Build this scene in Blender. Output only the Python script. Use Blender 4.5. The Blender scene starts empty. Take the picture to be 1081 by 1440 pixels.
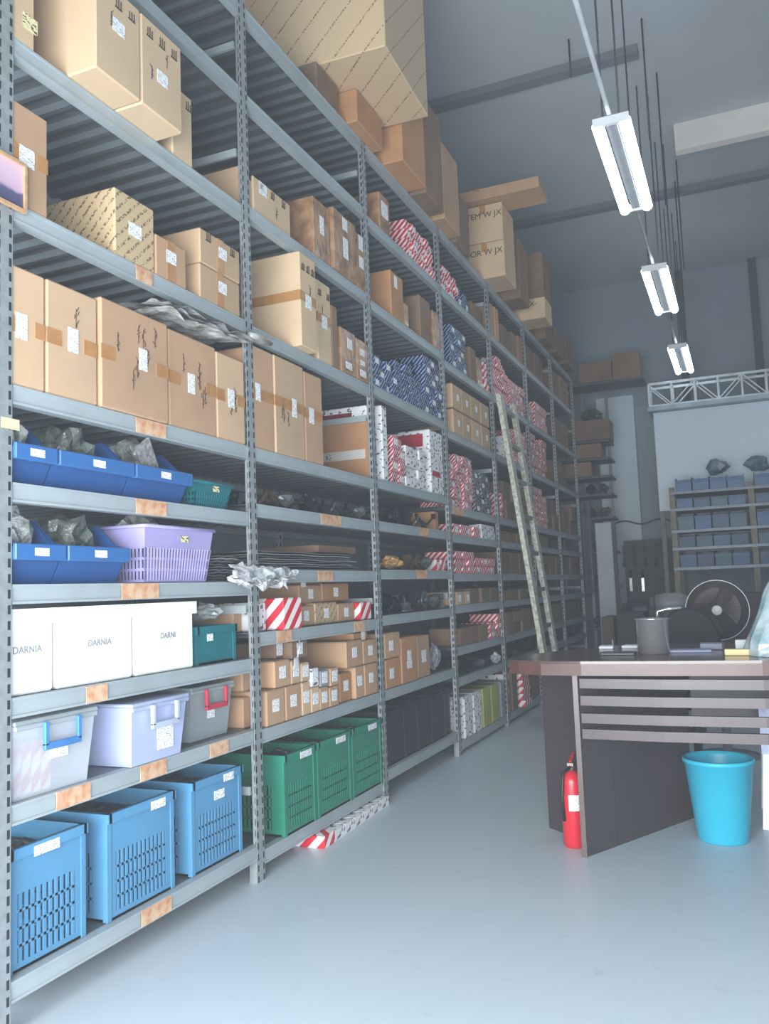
import bpy, bmesh, math, random
from mathutils import Vector, Matrix, noise
random.seed(7)
col = bpy.context.scene.collection
PI = math.pi
# ------------------------------------------------------------------ camera
FPX, YAW, PITCH, ROLL, CD, CH = 1183.71, 0.400680, 0.0920569, -0.0377005, 1.96216, 1.2
CXP, CYP = 540.5, 720.0
Fv = Vector((-math.sin(YAW)*math.cos(PITCH), math.cos(YAW)*math.cos(PITCH), math.sin(PITCH)))
R0 = Vector((math.cos(YAW), math.sin(YAW), 0)); U0 = R0.cross(Fv)
Rv = math.cos(ROLL)*R0 + math.sin(ROLL)*U0
Uv = -math.sin(ROLL)*R0 + math.cos(ROLL)*U0
CAM = Vector((CD, 0, CH))
cam = bpy.data.cameras.new('camera'); cam.sensor_fit = 'VERTICAL'; cam.sensor_height = 36
cam.lens = FPX*36/1440; cam.clip_start = .05
co = bpy.data.objects.new('camera', cam); col.objects.link(co)
m3 = Matrix((Rv, Uv, -Fv)).transposed()
co.matrix_world = Matrix.Translation(CAM) @ m3.to_4x4()
bpy.context.scene.camera = co
def ray(px, py): return Rv*((px-CXP)/FPX) - Uv*((py-CYP)/FPX) + Fv
def atx(px, py, x=0.):            # (y,z) on a plane of constant x (metres), measured from the photograph
    d = ray(px, py); t = (x-CD)/d.x; return t*d.y, CH+t*d.z
def atz(px, py, z=0.):
    d = ray(px, py); t = (z-CH)/d.z; return CD+t*d.x, t*d.y
def aty(px, py, y):
    d = ray(px, py); t = y/d.y; return CD+t*d.x, CH+t*d.z
def pxof(P):
    d = Vector(P)-CAM; return CXP+FPX*d.dot(Rv)/d.dot(Fv)
def ycol(px, z, x=0.):
    a, b = .8, 40.
    for _ in range(40):
        m = (a+b)/2
        if pxof((x, m, z)) < px: a = m
        else: b = m
    return a
# ------------------------------------------------------------------ materials
def lin(c): return tuple(((v/255)/12.92 if v/255 <= .04045 else ((v/255+.055)/1.055)**2.4) for v in c)+(1,)
MATS = {}
def newmat(name):
    m = bpy.data.materials.new(name); m.use_nodes = True; nt = m.node_tree
    return m, nt, nt.nodes['Principled BSDF']
def nd(nt, t, **k):
    n = nt.nodes.new(t)
    for a, b in k.items():
        if a.startswith('i_'): n.inputs[int(a[2:])].default_value = b
        else: setattr(n, a, b)
    return n
def pm(name, rgb, rough=.6, metal=0., var=.12, scale=6., bump=0., rgb2=None, rnd=0., spec=None, alpha=1., emit=None, es=0.):
    if name in MATS: return MATS[name]
    m, nt, b = newmat(name); L = nt.links
    tc = nd(nt, 'ShaderNodeTexCoord'); nz = nd(nt, 'ShaderNodeTexNoise'); nz.inputs['Scale'].default_value = scale; nz.inputs['Detail'].default_value = 4
    L.new(tc.outputs['Object'], nz.inputs['Vector'])
    c = lin(rgb); d = lin(rgb2) if rgb2 else tuple(v*(1-var*2) for v in c[:3])+(1,)
    mx = nd(nt, 'ShaderNodeMix', data_type='RGBA'); mx.inputs['A'].default_value = c; mx.inputs['B'].default_value = d
    mr = nd(nt, 'ShaderNodeMapRange'); mr.inputs['From Min'].default_value = .38; mr.inputs['From Max'].default_value = .68
    L.new(nz.outputs['Fac'], mr.inputs['Value']); L.new(mr.outputs['Result'], mx.inputs['Factor'])
    out = mx.outputs['Result']
    if rnd:
        oi = nd(nt, 'ShaderNodeObjectInfo'); hs = nd(nt, 'ShaderNodeHueSaturation')
        m2 = nd(nt, 'ShaderNodeMapRange'); m2.inputs['To Min'].default_value = 1-rnd; m2.inputs['To Max'].default_value = 1+rnd
        L.new(oi.outputs['Random'], m2.inputs['Value']); L.new(m2.outputs['Result'], hs.inputs['Value']); L.new(out, hs.inputs['Color']); out = hs.outputs['Color']
    L.new(out, b.inputs['Base Color'])
    b.inputs['Roughness'].default_value = rough; b.inputs['Metallic'].default_value = metal
    if spec is not None: b.inputs['Specular IOR Level'].default_value = spec
    if alpha < 1: b.inputs['Alpha'].default_value = alpha
    if emit: b.inputs['Emission Color'].default_value = lin(emit); b.inputs['Emission Strength'].default_value = es
    if bump:
        bp = nd(nt, 'ShaderNodeBump'); bp.inputs['Strength'].default_value = bump; bp.inputs['Distance'].default_value = .02
        L.new(nz.outputs['Fac'], bp.inputs['Height']); L.new(bp.outputs['Normal'], b.inputs['Normal'])
    MATS[name] = m; return m
def stripe(name, c1, c2, freq=14., duty=.5, c3=None, wob=.0, text=False):
    """diagonal printed stripes: z - x - y in object space; a second faint line of print between them when text is set"""
    m, nt, b = newmat(name); L = nt.links
    tc = nd(nt, 'ShaderNodeTexCoord'); dp = nd(nt, 'ShaderNodeVectorMath', operation='DOT_PRODUCT'); dp.inputs[1].default_value = (-freq, -freq, freq)
    L.new(tc.outputs['Object'], dp.inputs[0])
    fr = nd(nt, 'ShaderNodeMath', operation='FRACT'); L.new(dp.outputs['Value'], fr.inputs[0])
    lt = nd(nt, 'ShaderNodeMath', operation='LESS_THAN'); lt.inputs[1].default_value = duty; L.new(fr.outputs[0], lt.inputs[0])
    fac = lt.outputs[0]
    nz = nd(nt, 'ShaderNodeTexNoise'); L.new(tc.outputs['Object'], nz.inputs['Vector']); nz.inputs['Scale'].default_value = 90 if text else 25
    if text:
        g = nd(nt, 'ShaderNodeMath', operation='GREATER_THAN'); g.inputs[1].default_value = .5; L.new(nz.outputs['Fac'], g.inputs[0])
        mu = nd(nt, 'ShaderNodeMath', operation='MULTIPLY'); L.new(fac, mu.inputs[0]); L.new(g.outputs[0], mu.inputs[1]); fac = mu.outputs[0]
    mx = nd(nt, 'ShaderNodeMix', data_type='RGBA'); mx.inputs['A'].default_value = lin(c1); mx.inputs['B'].default_value = lin(c2)
    L.new(fac, mx.inputs['Factor']); out = mx.outputs['Result']
    if c3:
        nz2 = nd(nt, 'ShaderNodeTexNoise'); L.new(tc.outputs['Object'], nz2.inputs['Vector']); nz2.inputs['Scale'].default_value = 30
        g2 = nd(nt, 'ShaderNodeMath', operation='GREATER_THAN'); g2.inputs[1].default_value = .6; L.new(nz2.outputs['Fac'], g2.inputs[0])
        m3_ = nd(nt, 'ShaderNodeMix', data_type='RGBA'); m3_.inputs['B'].default_value = lin(c3); L.new(out, m3_.inputs['A']); L.new(g2.outputs[0], m3_.inputs['Factor']); out = m3_.outputs['Result']
    L.new(out, b.inputs['Base Color']); b.inputs['Roughness'].default_value = .45
    MATS[name] = m; return m
def scrib(name, bg, fg, sx=60., sz=160., thr=.56):
    m, nt, b = newmat(name); L = nt.links
    tc = nd(nt, 'ShaderNodeTexCoord'); mp = nd(nt, 'ShaderNodeMapping'); mp.inputs['Scale'].default_value = (sx, sx, sz); L.new(tc.outputs['Object'], mp.inputs['Vector'])
    nz = nd(nt, 'ShaderNodeTexNoise'); nz.inputs['Scale'].default_value = 1; nz.inputs['Detail'].default_value = 1; L.new(mp.outputs[0], nz.inputs['Vector'])
    g = nd(nt, 'ShaderNodeMath', operation='GREATER_THAN'); g.inputs[1].default_value = thr; L.new(nz.outputs['Fac'], g.inputs[0])
    mx = nd(nt, 'ShaderNodeMix', data_type='RGBA'); mx.inputs['A'].default_value = lin(bg); mx.inputs['B'].default_value = lin(fg)
    L.new(g.outputs[0], mx.inputs['Factor']); L.new(mx.outputs['Result'], b.inputs['Base Color']); b.inputs['Roughness'].default_value = .6
    MATS[name] = m; return m
def post_mat():
    m, nt, b = newmat('slotted_steel'); L = nt.links
    tc = nd(nt, 'ShaderNodeTexCoord'); sp = nd(nt, 'ShaderNodeSeparateXYZ'); L.new(tc.outputs['Object'], sp.inputs[0])
    def M(op, a, bb=None):
        n = nd(nt, 'ShaderNodeMath', operation=op)
        for i, v in enumerate((a, bb)):
            if v is None: continue
            if isinstance(v, (int, float)): n.inputs[i].default_value = v
            else: L.new(v, n.inputs[i])
        return n.outputs[0]
    fz = M('FRACT', M('MULTIPLY', sp.outputs['Z'], 1/.045)); inz = M('LESS_THAN', fz, .58)
    hw = M('ADD', M('ABSOLUTE', sp.outputs['Y']), M('ABSOLUTE', sp.outputs['X']))
    a = M('LESS_THAN', M('ABSOLUTE', M('SUBTRACT', hw, .021)), .0052)
    f = M('MULTIPLY', inz, a)
    nz = nd(nt, 'ShaderNodeTexNoise'); nz.inputs['Scale'].default_value = 25; L.new(tc.outputs['Object'], nz.inputs['Vector'])
    m1 = nd(nt, 'ShaderNodeMix', data_type='RGBA'); m1.inputs['A'].default_value = lin((176, 182, 184)); m1.inputs['B'].default_value = lin((128, 134, 138)); L.new(nz.outputs['Fac'], m1.inputs['Factor'])
    m2 = nd(nt, 'ShaderNodeMix', data_type='RGBA'); m2.inputs['B'].default_value = lin((42, 48, 52)); L.new(m1.outputs['Result'], m2.inputs['A']); L.new(f, m2.inputs['Factor'])
    L.new(m2.outputs['Result'], b.inputs['Base Color']); b.inputs['Roughness'].default_value = .45; b.inputs['Metallic'].default_value = .35
    return m
STEEL = post_mat()
BEAM = pm('grey_painted_steel', (168, 178, 182), .45, .1, .08, 3)
DECK = pm('zinc_deck', (108, 117, 122), .42, .35, .12, 5)
CARDS = {'plain': pm('cardboard', (198, 165, 132), .85, 0, .06, 4, rnd=.10),
 'tan': pm('cardboard_tan', (186, 148, 116), .85, 0, .07, 4, rnd=.08),
 'light': pm('cardboard_light', (206, 178, 144), .85, 0, .05, 4, rnd=.05),
 'orange': pm('cardboard_orange', (184, 134, 94), .8, 0, .07, 5, rnd=.08),
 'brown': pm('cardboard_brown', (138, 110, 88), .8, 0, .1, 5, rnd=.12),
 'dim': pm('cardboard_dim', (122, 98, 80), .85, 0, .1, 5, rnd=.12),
 'wrapped': pm('wrapped_cardboard', (176, 138, 106), .22, 0, .25, 12, bump=.35, rgb2=(128, 92, 66)),
 'pattern': stripe('printed_cardboard', (206, 178, 138), (120, 96, 72), 11., .16, text=True),
 'bigpattern': stripe('printed_huge_cardboard', (206, 178, 142), (128, 104, 80), 5.2, .07, text=True),
 'pattern2': stripe('printed_cardboard_small', (198, 172, 134), (120, 98, 74), 20., .3, text=True),
 'red': stripe('red_striped_print', (240, 226, 226), (200, 32, 52), 22., .55),
 'redfine': stripe('red_fine_striped_print', (236, 220, 220), (188, 36, 56), 34., .56, c3=(150, 60, 70)),
 'redbig': stripe('red_bold_striped_print', (244, 234, 232), (214, 34, 56), 11., .5),
 'blue': stripe('blue_striped_print', (26, 52, 104), (170, 186, 210), 30., .27, c3=(20, 28, 48)),
 'dark': stripe('dark_printed', (44, 48, 54), (190, 196, 200), 30., .22, c3=(20, 22, 26)),
 'whitebox': scrib('white_printed_box', (226, 226, 228), (120, 96, 108), 30, 46, .6),
 'white': pm('white_card', (246, 246, 242), .6, 0, .02, 3),
 'yellow': pm('yellow_card', (176, 170, 96), .7, 0, .1, 6),
 'grey': pm('grey_card', (150, 150, 160), .7, 0, .1, 6)}
TAPE = pm('packing_tape', (184, 132, 82), .3, 0, .1, 20)
TAPE_L = pm('beam_card', (214, 178, 146), .7, 0, .12, 30, rgb2=(196, 130, 90))
STICK = scrib('printed_sticker', (244, 244, 244), (160, 160, 164), 90, 420, .57)
STICK2 = scrib('yellowed_sticker', (226, 216, 170), (90, 84, 60), 70, 150, .58)
MARK = pm('ink_marks', (66, 52, 42), .8, 0, .1)
# ------------------------------------------------------------------ mesh builder
class MB:
    def __init__(s): s.v = []; s.f = []; s.sm = []
    def add(s, vs, fs, smooth=False):
        o = len(s.v); s.v += [tuple(v) for v in vs]; s.f += [tuple(i+o for i in f) for f in fs]; s.sm += [smooth]*len(fs); return s
    def box(s, x0, x1, y0, y1, z0, z1):
        return s.add([(x0,y0,z0),(x1,y0,z0),(x1,y1,z0),(x0,y1,z0),(x0,y0,z1),(x1,y0,z1),(x1,y1,z1),(x0,y1,z1)],
                     [(0,3,2,1),(4,5,6,7),(0,1,5,4),(1,2,6,5),(2,3,7,6),(3,0,4,7)])
    def prism(s, poly, z0, z1, axis='z'):
        n = len(poly)
        P = lambda a, b, c: (a, b, c) if axis == 'z' else ((c, a, b) if axis == 'x' else (a, c, b))
        return s.add([P(a, b, z0) for a, b in poly]+[P(a, b, z1) for a, b in poly],
                     [tuple(range(n))[::-1], tuple(range(n, 2*n))]+[(i, (i+1) % n, n+(i+1) % n, n+i) for i in range(n)])
    def bar(s, a, b, w, h=None):
        a, b = Vector(a), Vector(b); h = h or w; d = (b-a).normalized()
        u = d.cross(Vector((0,0,1)) if abs(d.z) < .9 else Vector((0,1,0))).normalized(); v = u.cross(d).normalized()
        q = [a+u*w/2*i+v*h/2*j for i, j in ((-1,-1),(1,-1),(1,1),(-1,1))]; r = [p+(b-a) for p in q]
        return s.add(q+r, [(0,3,2,1),(4,5,6,7),(0,1,5,4),(1,2,6,5),(2,3,7,6),(3,0,4,7)])
    def tube(s, pts, r, n=8, closed=False):
        pts = [Vector(p) for p in pts]; N = len(pts); vs = []; fs = []; u = None
        for i, p in enumerate(pts):
            d = (pts[(i+1) % N]-pts[i-1]) if closed else (pts[min(i+1, N-1)]-pts[max(i-1, 0)])
            d.normalize()
            if u is None: u = d.cross(Vector((0,0,1)) if abs(d.z) < .9 else Vector((0,1,0))).normalized()
            u = (u-d*u.dot(d)).normalized(); v = d.cross(u); rr = r[i] if isinstance(r, (list, tuple)) else r
            vs += [p+(u*math.cos(2*PI*k/n)+v*math.sin(2*PI*k/n))*rr for k in range(n)]
        for i in range(N if closed else N-1):
            j = (i+1) % N
            fs += [(i*n+k, i*n+(k+1) % n, j*n+(k+1) % n, j*n+k) for k in range(n)]
        if not closed: fs += [tuple(range(n))[::-1], tuple((N-1)*n+k for k in range(n))]
        return s.add(vs, fs, True)
    def lathe(s, prof, c=(0,0,0), n=32, axis='z', cap=True):
        vs = []; fs = []
        for r, z in prof:
            for k in range(n):
                a = 2*PI*k/n; p = (r*math.cos(a), r*math.sin(a), z)
                if axis == 'y': p = (p[0], p[2], p[1])
                if axis == 'x': p = (p[2], p[0], p[1])
                vs.append((p[0]+c[0], p[1]+c[1], p[2]+c[2]))
        m = len(prof)
        for i in range(m-1): fs += [(i*n+k, i*n+(k+1) % n, (i+1)*n+(k+1) % n, (i+1)*n+k) for k in range(n)]
        if cap: fs += [tuple(range(n))[::-1], tuple((m-1)*n+k for k in range(n))]
        return s.add(vs, fs, True)
    def blob(s, c, r, amp=.3, sc=6., seed=0, sub=3):
        bm = bmesh.new(); bmesh.ops.create_icosphere(bm, subdivisions=sub, radius=1)
        vs = []
        for v in bm.verts:
            d = v.co.normalized(); k = 1+amp*noise.noise(d*sc*.5+Vector((seed, seed*.7, 0)))+amp*.6*abs(noise.noise(d*sc+Vector((0, seed, 0))))
            k = k/(1+amp*.75)*1.04
            vs.append((c[0]+d.x*r[0]*k, c[1]+d.y*r[1]*k, max(c[2]+d.z*r[2]*k, c[2]-r[2])))
        fs = [tuple(v.index for v in f.verts) for f in bm.faces]; bm.free()
        return s.add(vs, fs, False)
    def sheet(s, P, U, V, nu, nv, fn, th=.002):
        P, U, V = Vector(P), Vector(U), Vector(V); n = U.cross(V).normalized(); vs = []
        for j in range(nv+1):
            for i in range(nu+1):
                a, b = i/nu, j/nv; vs.append(P+U*a+V*b+n*fn(a, b))
        fs = [(j*(nu+1)+i, j*(nu+1)+i+1, (j+1)*(nu+1)+i+1, (j+1)*(nu+1)+i) for j in range(nv) for i in range(nu)]
        return s.add(vs, fs, False)
    def build(s, name, mat, parent=None, loc=(0,0,0), rotz=0, bevel=0):
        me = bpy.data.meshes.new(name); me.from_pydata(s.v, [], s.f)
        for p, q in zip(me.polygons, s.sm): p.use_smooth = q
        bm = bmesh.new(); bm.from_mesh(me)
        bmesh.ops.recalc_face_normals(bm, faces=bm.faces)
        if bevel: bmesh.ops.bevel(bm, geom=list(bm.edges), offset=bevel, segments=1, affect='EDGES')
        bm.to_mesh(me); bm.free()
        me.materials.append(mat)
        o = bpy.data.objects.new(name, me); col.objects.link(o); o.location = loc; o.rotation_euler = (0, 0, rotz); o.parent = parent
        return o
def empty(name, loc, rotz=0):
    o = bpy.data.objects.new(name, None); col.objects.link(o); o.location = loc; o.rotation_euler = (0, 0, rotz); o.empty_display_size = .1; return o
def tag(o, label=None, cat=None, group=None, kind=None):
    if label: o['label'] = label
    if cat: o['category'] = cat
    if group: o['group'] = group
    if kind: o['kind'] = kind
    return o
def text(s, size, loc, rot, mat, parent, name='lettering', depth=.0008):
    cu = bpy.data.curves.new(name, 'FONT'); cu.body = s; cu.size = size; cu.align_x = 'CENTER'; cu.align_y = 'CENTER'; cu.extrude = depth
    t = bpy.data.objects.new(name, cu); col.objects.link(t)
    me = bpy.data.meshes.new_from_object(t); bpy.data.objects.remove(t); me.materials.clear(); me.materials.append(mat)
    o = bpy.data.objects.new(name, me); col.objects.link(o); o.parent = parent; o.location = loc; o.rotation_euler = rot; return o
# automatic place phrases: which bay, which shelf, which from the left, which of its stack
AUTO = []
BAYS = ['nearest bay', 'second bay', 'third bay', 'fourth bay', 'fifth bay', 'sixth bay', 'farthest bay']
ORD = ['leftmost', 'second', 'third', 'fourth', 'fifth', 'sixth', 'seventh', 'eighth', 'ninth', 'tenth', 'eleventh', 'twelfth', 'thirteenth', 'fourteenth', 'fifteenth', 'sixteenth', 'seventeenth', 'eighteenth']
LNAME = {'H': 'bottom shelf', 'G2': 'low shelf', 'G': 'second shelf', 'F': 'third shelf', 'E': 'fourth shelf', 'D': 'fifth shelf', 'C': 'sixth shelf', 'B': 'seventh shelf', 'A': 'eighth shelf', 'U': 'ninth shelf', 'T': 'top shelf'}
def auto(o, desc, cat, lv, y, z, group=None):
    o['category'] = cat; AUTO.append((o, desc, lv, y, z, cat, group)); return o
# ------------------------------------------------------------------ room
W, Y1, NB = 1.35, 1.80, 7
CEIL, YB, XR, XL, YF = 5.6, 12.6, 4.6, -.72, -.7
def floor_mat():
    m, nt, b = newmat('epoxy_floor'); L = nt.links
    tc = nd(nt, 'ShaderNodeTexCoord'); n1 = nd(nt, 'ShaderNodeTexNoise'); n1.inputs['Scale'].default_value = .9; n1.inputs['Detail'].default_value = 5; L.new(tc.outputs['Object'], n1.inputs['Vector'])
    mx = nd(nt, 'ShaderNodeMix', data_type='RGBA'); mx.inputs['A'].default_value = lin((198, 209, 216)); mx.inputs['B'].default_value = lin((180, 194, 203)); L.new(n1.outputs['Fac'], mx.inputs['Factor'])
    n2 = nd(nt, 'ShaderNodeTexNoise'); n2.inputs['Scale'].default_value = 14; n2.inputs['Detail'].default_value = 6; L.new(tc.outputs['Object'], n2.inputs['Vector'])
    mr = nd(nt, 'ShaderNodeMapRange'); mr.inputs['From Min'].default_value = .62; mr.inputs['From Max'].default_value = .8; mr.inputs['To Max'].default_value = .35; L.new(n2.outputs['Fac'], mr.inputs['Value'])
    m2 = nd(nt, 'ShaderNodeMix', data_type='RGBA'); m2.inputs['B'].default_value = lin((140, 154, 166)); L.new(mx.outputs['Result'], m2.inputs['A']); L.new(mr.outputs[0], m2.inputs['Factor'])
    L.new(m2.outputs['Result'], b.inputs['Base Color'])
    r = nd(nt, 'ShaderNodeMapRange'); r.inputs['To Min'].default_value = .3; r.inputs['To Max'].default_value = .5; L.new(n1.outputs['Fac'], r.inputs['Value']); L.new(r.outputs[0], b.inputs['Roughness'])
    return m
WALL = pm('wall_paint', (150, 164, 176), .8, 0, .05, 1.2)
CEILM = pm('ceiling_paint', (176, 184, 190), .85, 0, .06, .8)
def struct(name, mb, mat): return tag(mb.build(name, mat), kind='structure')
struct('floor', MB().box(XL-.2, XR+.2, YF, YB+.2, -.1, 0), floor_mat())
struct('ceiling', MB().box(XL-.2, XR+.2, YF, YB+.2, CEIL, CEIL+.1), CEILM)
struct('wall_left', MB().box(XL-.15, XL, YF, YB, 0, CEIL), WALL)
struct('wall_right', MB().box(XR, XR+.15, YF, YB, 0, CEIL), WALL)
struct('wall_back', MB().box(XL-.15, XR+.15, YB, YB+.15, 0, CEIL), pm('back_wall_paint', (138, 152, 164), .8, 0, .05, 1))
struct('wall_front', MB().box(XL-.15, XR+.15, YF-.15, YF, 3.9, CEIL), WALL)
for i, yy in enumerate((6.9, 9.75)):
    struct('trim_%d' % (i+1), MB().box(XL, 1.45 if i == 0 else XR, yy, yy+.12, CEIL-.07, CEIL), pm('beam_paint', (112, 120, 128), .8, 0, .05))
struct('trim_3', MB().box(1.63, XR, 8.35, 8.46, CEIL-.27, CEIL), pm('beam_light_paint', (226, 220, 214), .8, 0, .03))
for i, xx in enumerate((1.33, 2.3)):
    struct('trim_%d' % (5+i), MB().box(xx, xx+.1, YB-.12, YB, 2, CEIL), pm('column_paint', (70, 80, 90), .8, 0, .05))
PANL = pm('pale_panel', (206, 220, 230), .7, 0, .03, 1)
x0, z0 = aty(850, 760, YB-.04); x1, z1 = aty(892, 560, YB-.04); x2, _ = aty(935, 600, YB-.04)
struct('door_1', MB().box(x0, x1-.02, YB-.06, YB, 0, z1+.05), PANL)
struct('door_2', MB().box(x1, x2, YB-.05, YB, 0, z1-.15), pm('grey_panel', (142, 156, 162), .7, 0, .04, 1))
# ------------------------------------------------------------------ main rack
LV = {'H': [.15,.12,.17,.09], 'G2': [None,None,None,.54], 'G': [.63,.62,.62,.76], 'F': [.93,1.035,1.05,1.065], 'E': [1.257,1.31,1.32,1.30],
 'D': [1.557,1.60,1.605,1.59], 'C': [1.85,1.85,1.86,1.80], 'B': [2.415,2.405,2.42,2.37], 'A': [2.945,2.965,2.945,2.90], 'U': [3.51,3.50,3.47,3.465], 'T': [3.93,3.93,3.93,3.93]}
def LZ(lv, bay): return LV[lv][min(bay, 3)]
def bay(y): return max(0, min(NB-1, int((y-Y1)/W)))
RD = .66
rack = empty('shelving_rack', (0, Y1, 0)); tag(rack, 'long run of grey boltless steel shelving along the left wall', 'shelving rack')
def post_mb(h, front=True):
    m = MB(); s = 1 if front else -1
    m.box(-.0025*s if front else 0, .0 if front else .0025, -.028, .028, 0, h) if False else None
    xa, xb = (-.003, .0) if front else (.0, .003)
    m.box(xa, xb, -.03, .03, 0, h)
    m.box(-.036 if front else .003, -.003 if front else .036, -.0015, .0015, 0, h)
    m.box(-.036 if front else 0, .0 if front else .036, -.034, -.031, 0, .1)
    return m
HP = [4.1, 4.1]+[3.922]*6
for i in range(NB+1):
    for fr in (True, False):
        p = post_mb(HP[i], fr).build('post', STEEL, rack, (.0045 if fr else -RD-.002, i*W, 0))
    for zz in (.35, 1.12, 2.2, 3.2, 3.72): MB().box(-RD+.004, -.04, -.006, .006, zz, zz+.035).build('cross_brace', BEAM, rack, (0, i*W, 0))
def deck_mb(L):
    m = MB(); prof = []; n = int(L/.09); s = L/n
    for k in range(n):
        a = k*s; prof += [(a, -.006), (a+s*.55, -.006), (a+s*.68, -.024), (a+s*.88, -.024)]
    prof.append((L, -.006)); vs = []; fs = []
    for y, z in prof: vs += [(-RD+.01, y, z), (-.034, y, z)]
    for k in range(len(prof)-1): fs.append((2*k, 2*k+1, 2*k+3, 2*k+2))
    m.add(vs, fs); m.box(-RD+.01, -.034, 0, L, -.004, -.001); return m
for b in range(NB):
    for lv in 'H G2 G F E D C B A U T'.split():
        z = LZ(lv, b)
        if z is None: continue
        s = deck_mb(W-.012).build('shelf', DECK, rack, (0, b*W+.006, z-.001))
        bm_ = MB(); bh = .058
        bm_.box(-.034, -.002, .0, W-.012, -bh, 0)
        bm_.box(-.002, .003, .03, W-.042, -bh, -bh+.008).box(-.002, .003, .03, W-.042, -.008, 0)
        bm_.build('beam', BEAM, s); MB().box(-RD-.012, -RD+.01, 0, W-.012, -bh, 0).build('beam', BEAM, s)
        if lv == 'H': MB().box(-.03, -.01, 0, W-.012, -z+.01, -bh-.002).build('kick_strip', BEAM, s) if b in () else None
        s['lv'] = lv; s['bay'] = b
SH = {(o['lv'], o['bay']): o for o in rack.children if 'lv' in o.keys()}
for o in SH.values(): del o['lv']; del o['bay']
ORDER = 'H G2 G F E D C B A U T'.split()
def headroom(z, b):
    zs = [LZ(l, b) for l in ORDER if LZ(l, b) is not None and LZ(l, b) > z+.03]
    return (min(zs)-.0625) if zs else 9.
REG = []
def settle(x0, x1, y0, y1, z0, z1, place=True):
    """keeps a new box clear of those already standing on the shelves: trims or shifts it a little; None when there is no room"""
    for _ in range(4):
        hit = False
        for a in REG:
            ox, oy, oz = min(x1, a[1])-max(x0, a[0]), min(y1, a[3])-max(y0, a[2]), min(z1, a[5])-max(z0, a[4])
            if ox <= 0 or oy <= 0 or oz <= 0: continue
            hit = True; w = y1-y0; L, R_ = a[3]-y0, y1-a[2]
            if oz < .03 and z0 > a[4]: z0 = a[5]+.001
            elif oz < .03 and z1 < a[5]: z1 = a[4]-.001
            elif L <= R_ and L < .45*w: y0 = a[3]+.002
            elif R_ < L and R_ < .45*w: y1 = a[2]-.002
            elif x1-ox > x0+.06 and x1 <= a[1]+.001: x1 = a[0]-.003
            elif x1 > a[1] and a[1]-x0 < (x1-x0)*.7: x0 = a[1]+.003
            elif x1-a[0] > .02: x1 = a[0]-.003; x0 = x1-min(.25, x1-x0) if x1-x0 > .05 else x1-.12
            if x0 < -RD+.02 or y1-y0 < .02: return None
        if not hit: break
    else: return None
    if place: REG.append((x0, x1, y0, y1, z0, z1))
    return x0, x1, y0, y1, z0, z1
def beamcard(lv, pxl, pxr, mat=TAPE_L):
    y0 = ycol(pxl, 1.2) ; b = bay(ycol((pxl+pxr)/2, LZ(lv, 0)-.03)); z = LZ(lv, b)
    y0, y1 = ycol(pxl, z-.03), ycol(pxr, z-.03); s = SH[(lv, b)]; oy = Y1+b*W+.006
    o = MB().box(.003, .0045, y0-oy, y1-oy, -.055, -.002).build('paper_label', mat, s)
for a in (('D',190,233),('E',170,222),('C',190,232),('G',78,126),('G',196,233),('G',294,320),('H',198,240),('B',190,213),('D',450,479),('E',446,467),('F',120,150),('F',388,410),('F',497,512),('C',636,652),('D',590,602),('E',585,600)): beamcard(*a)
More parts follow.
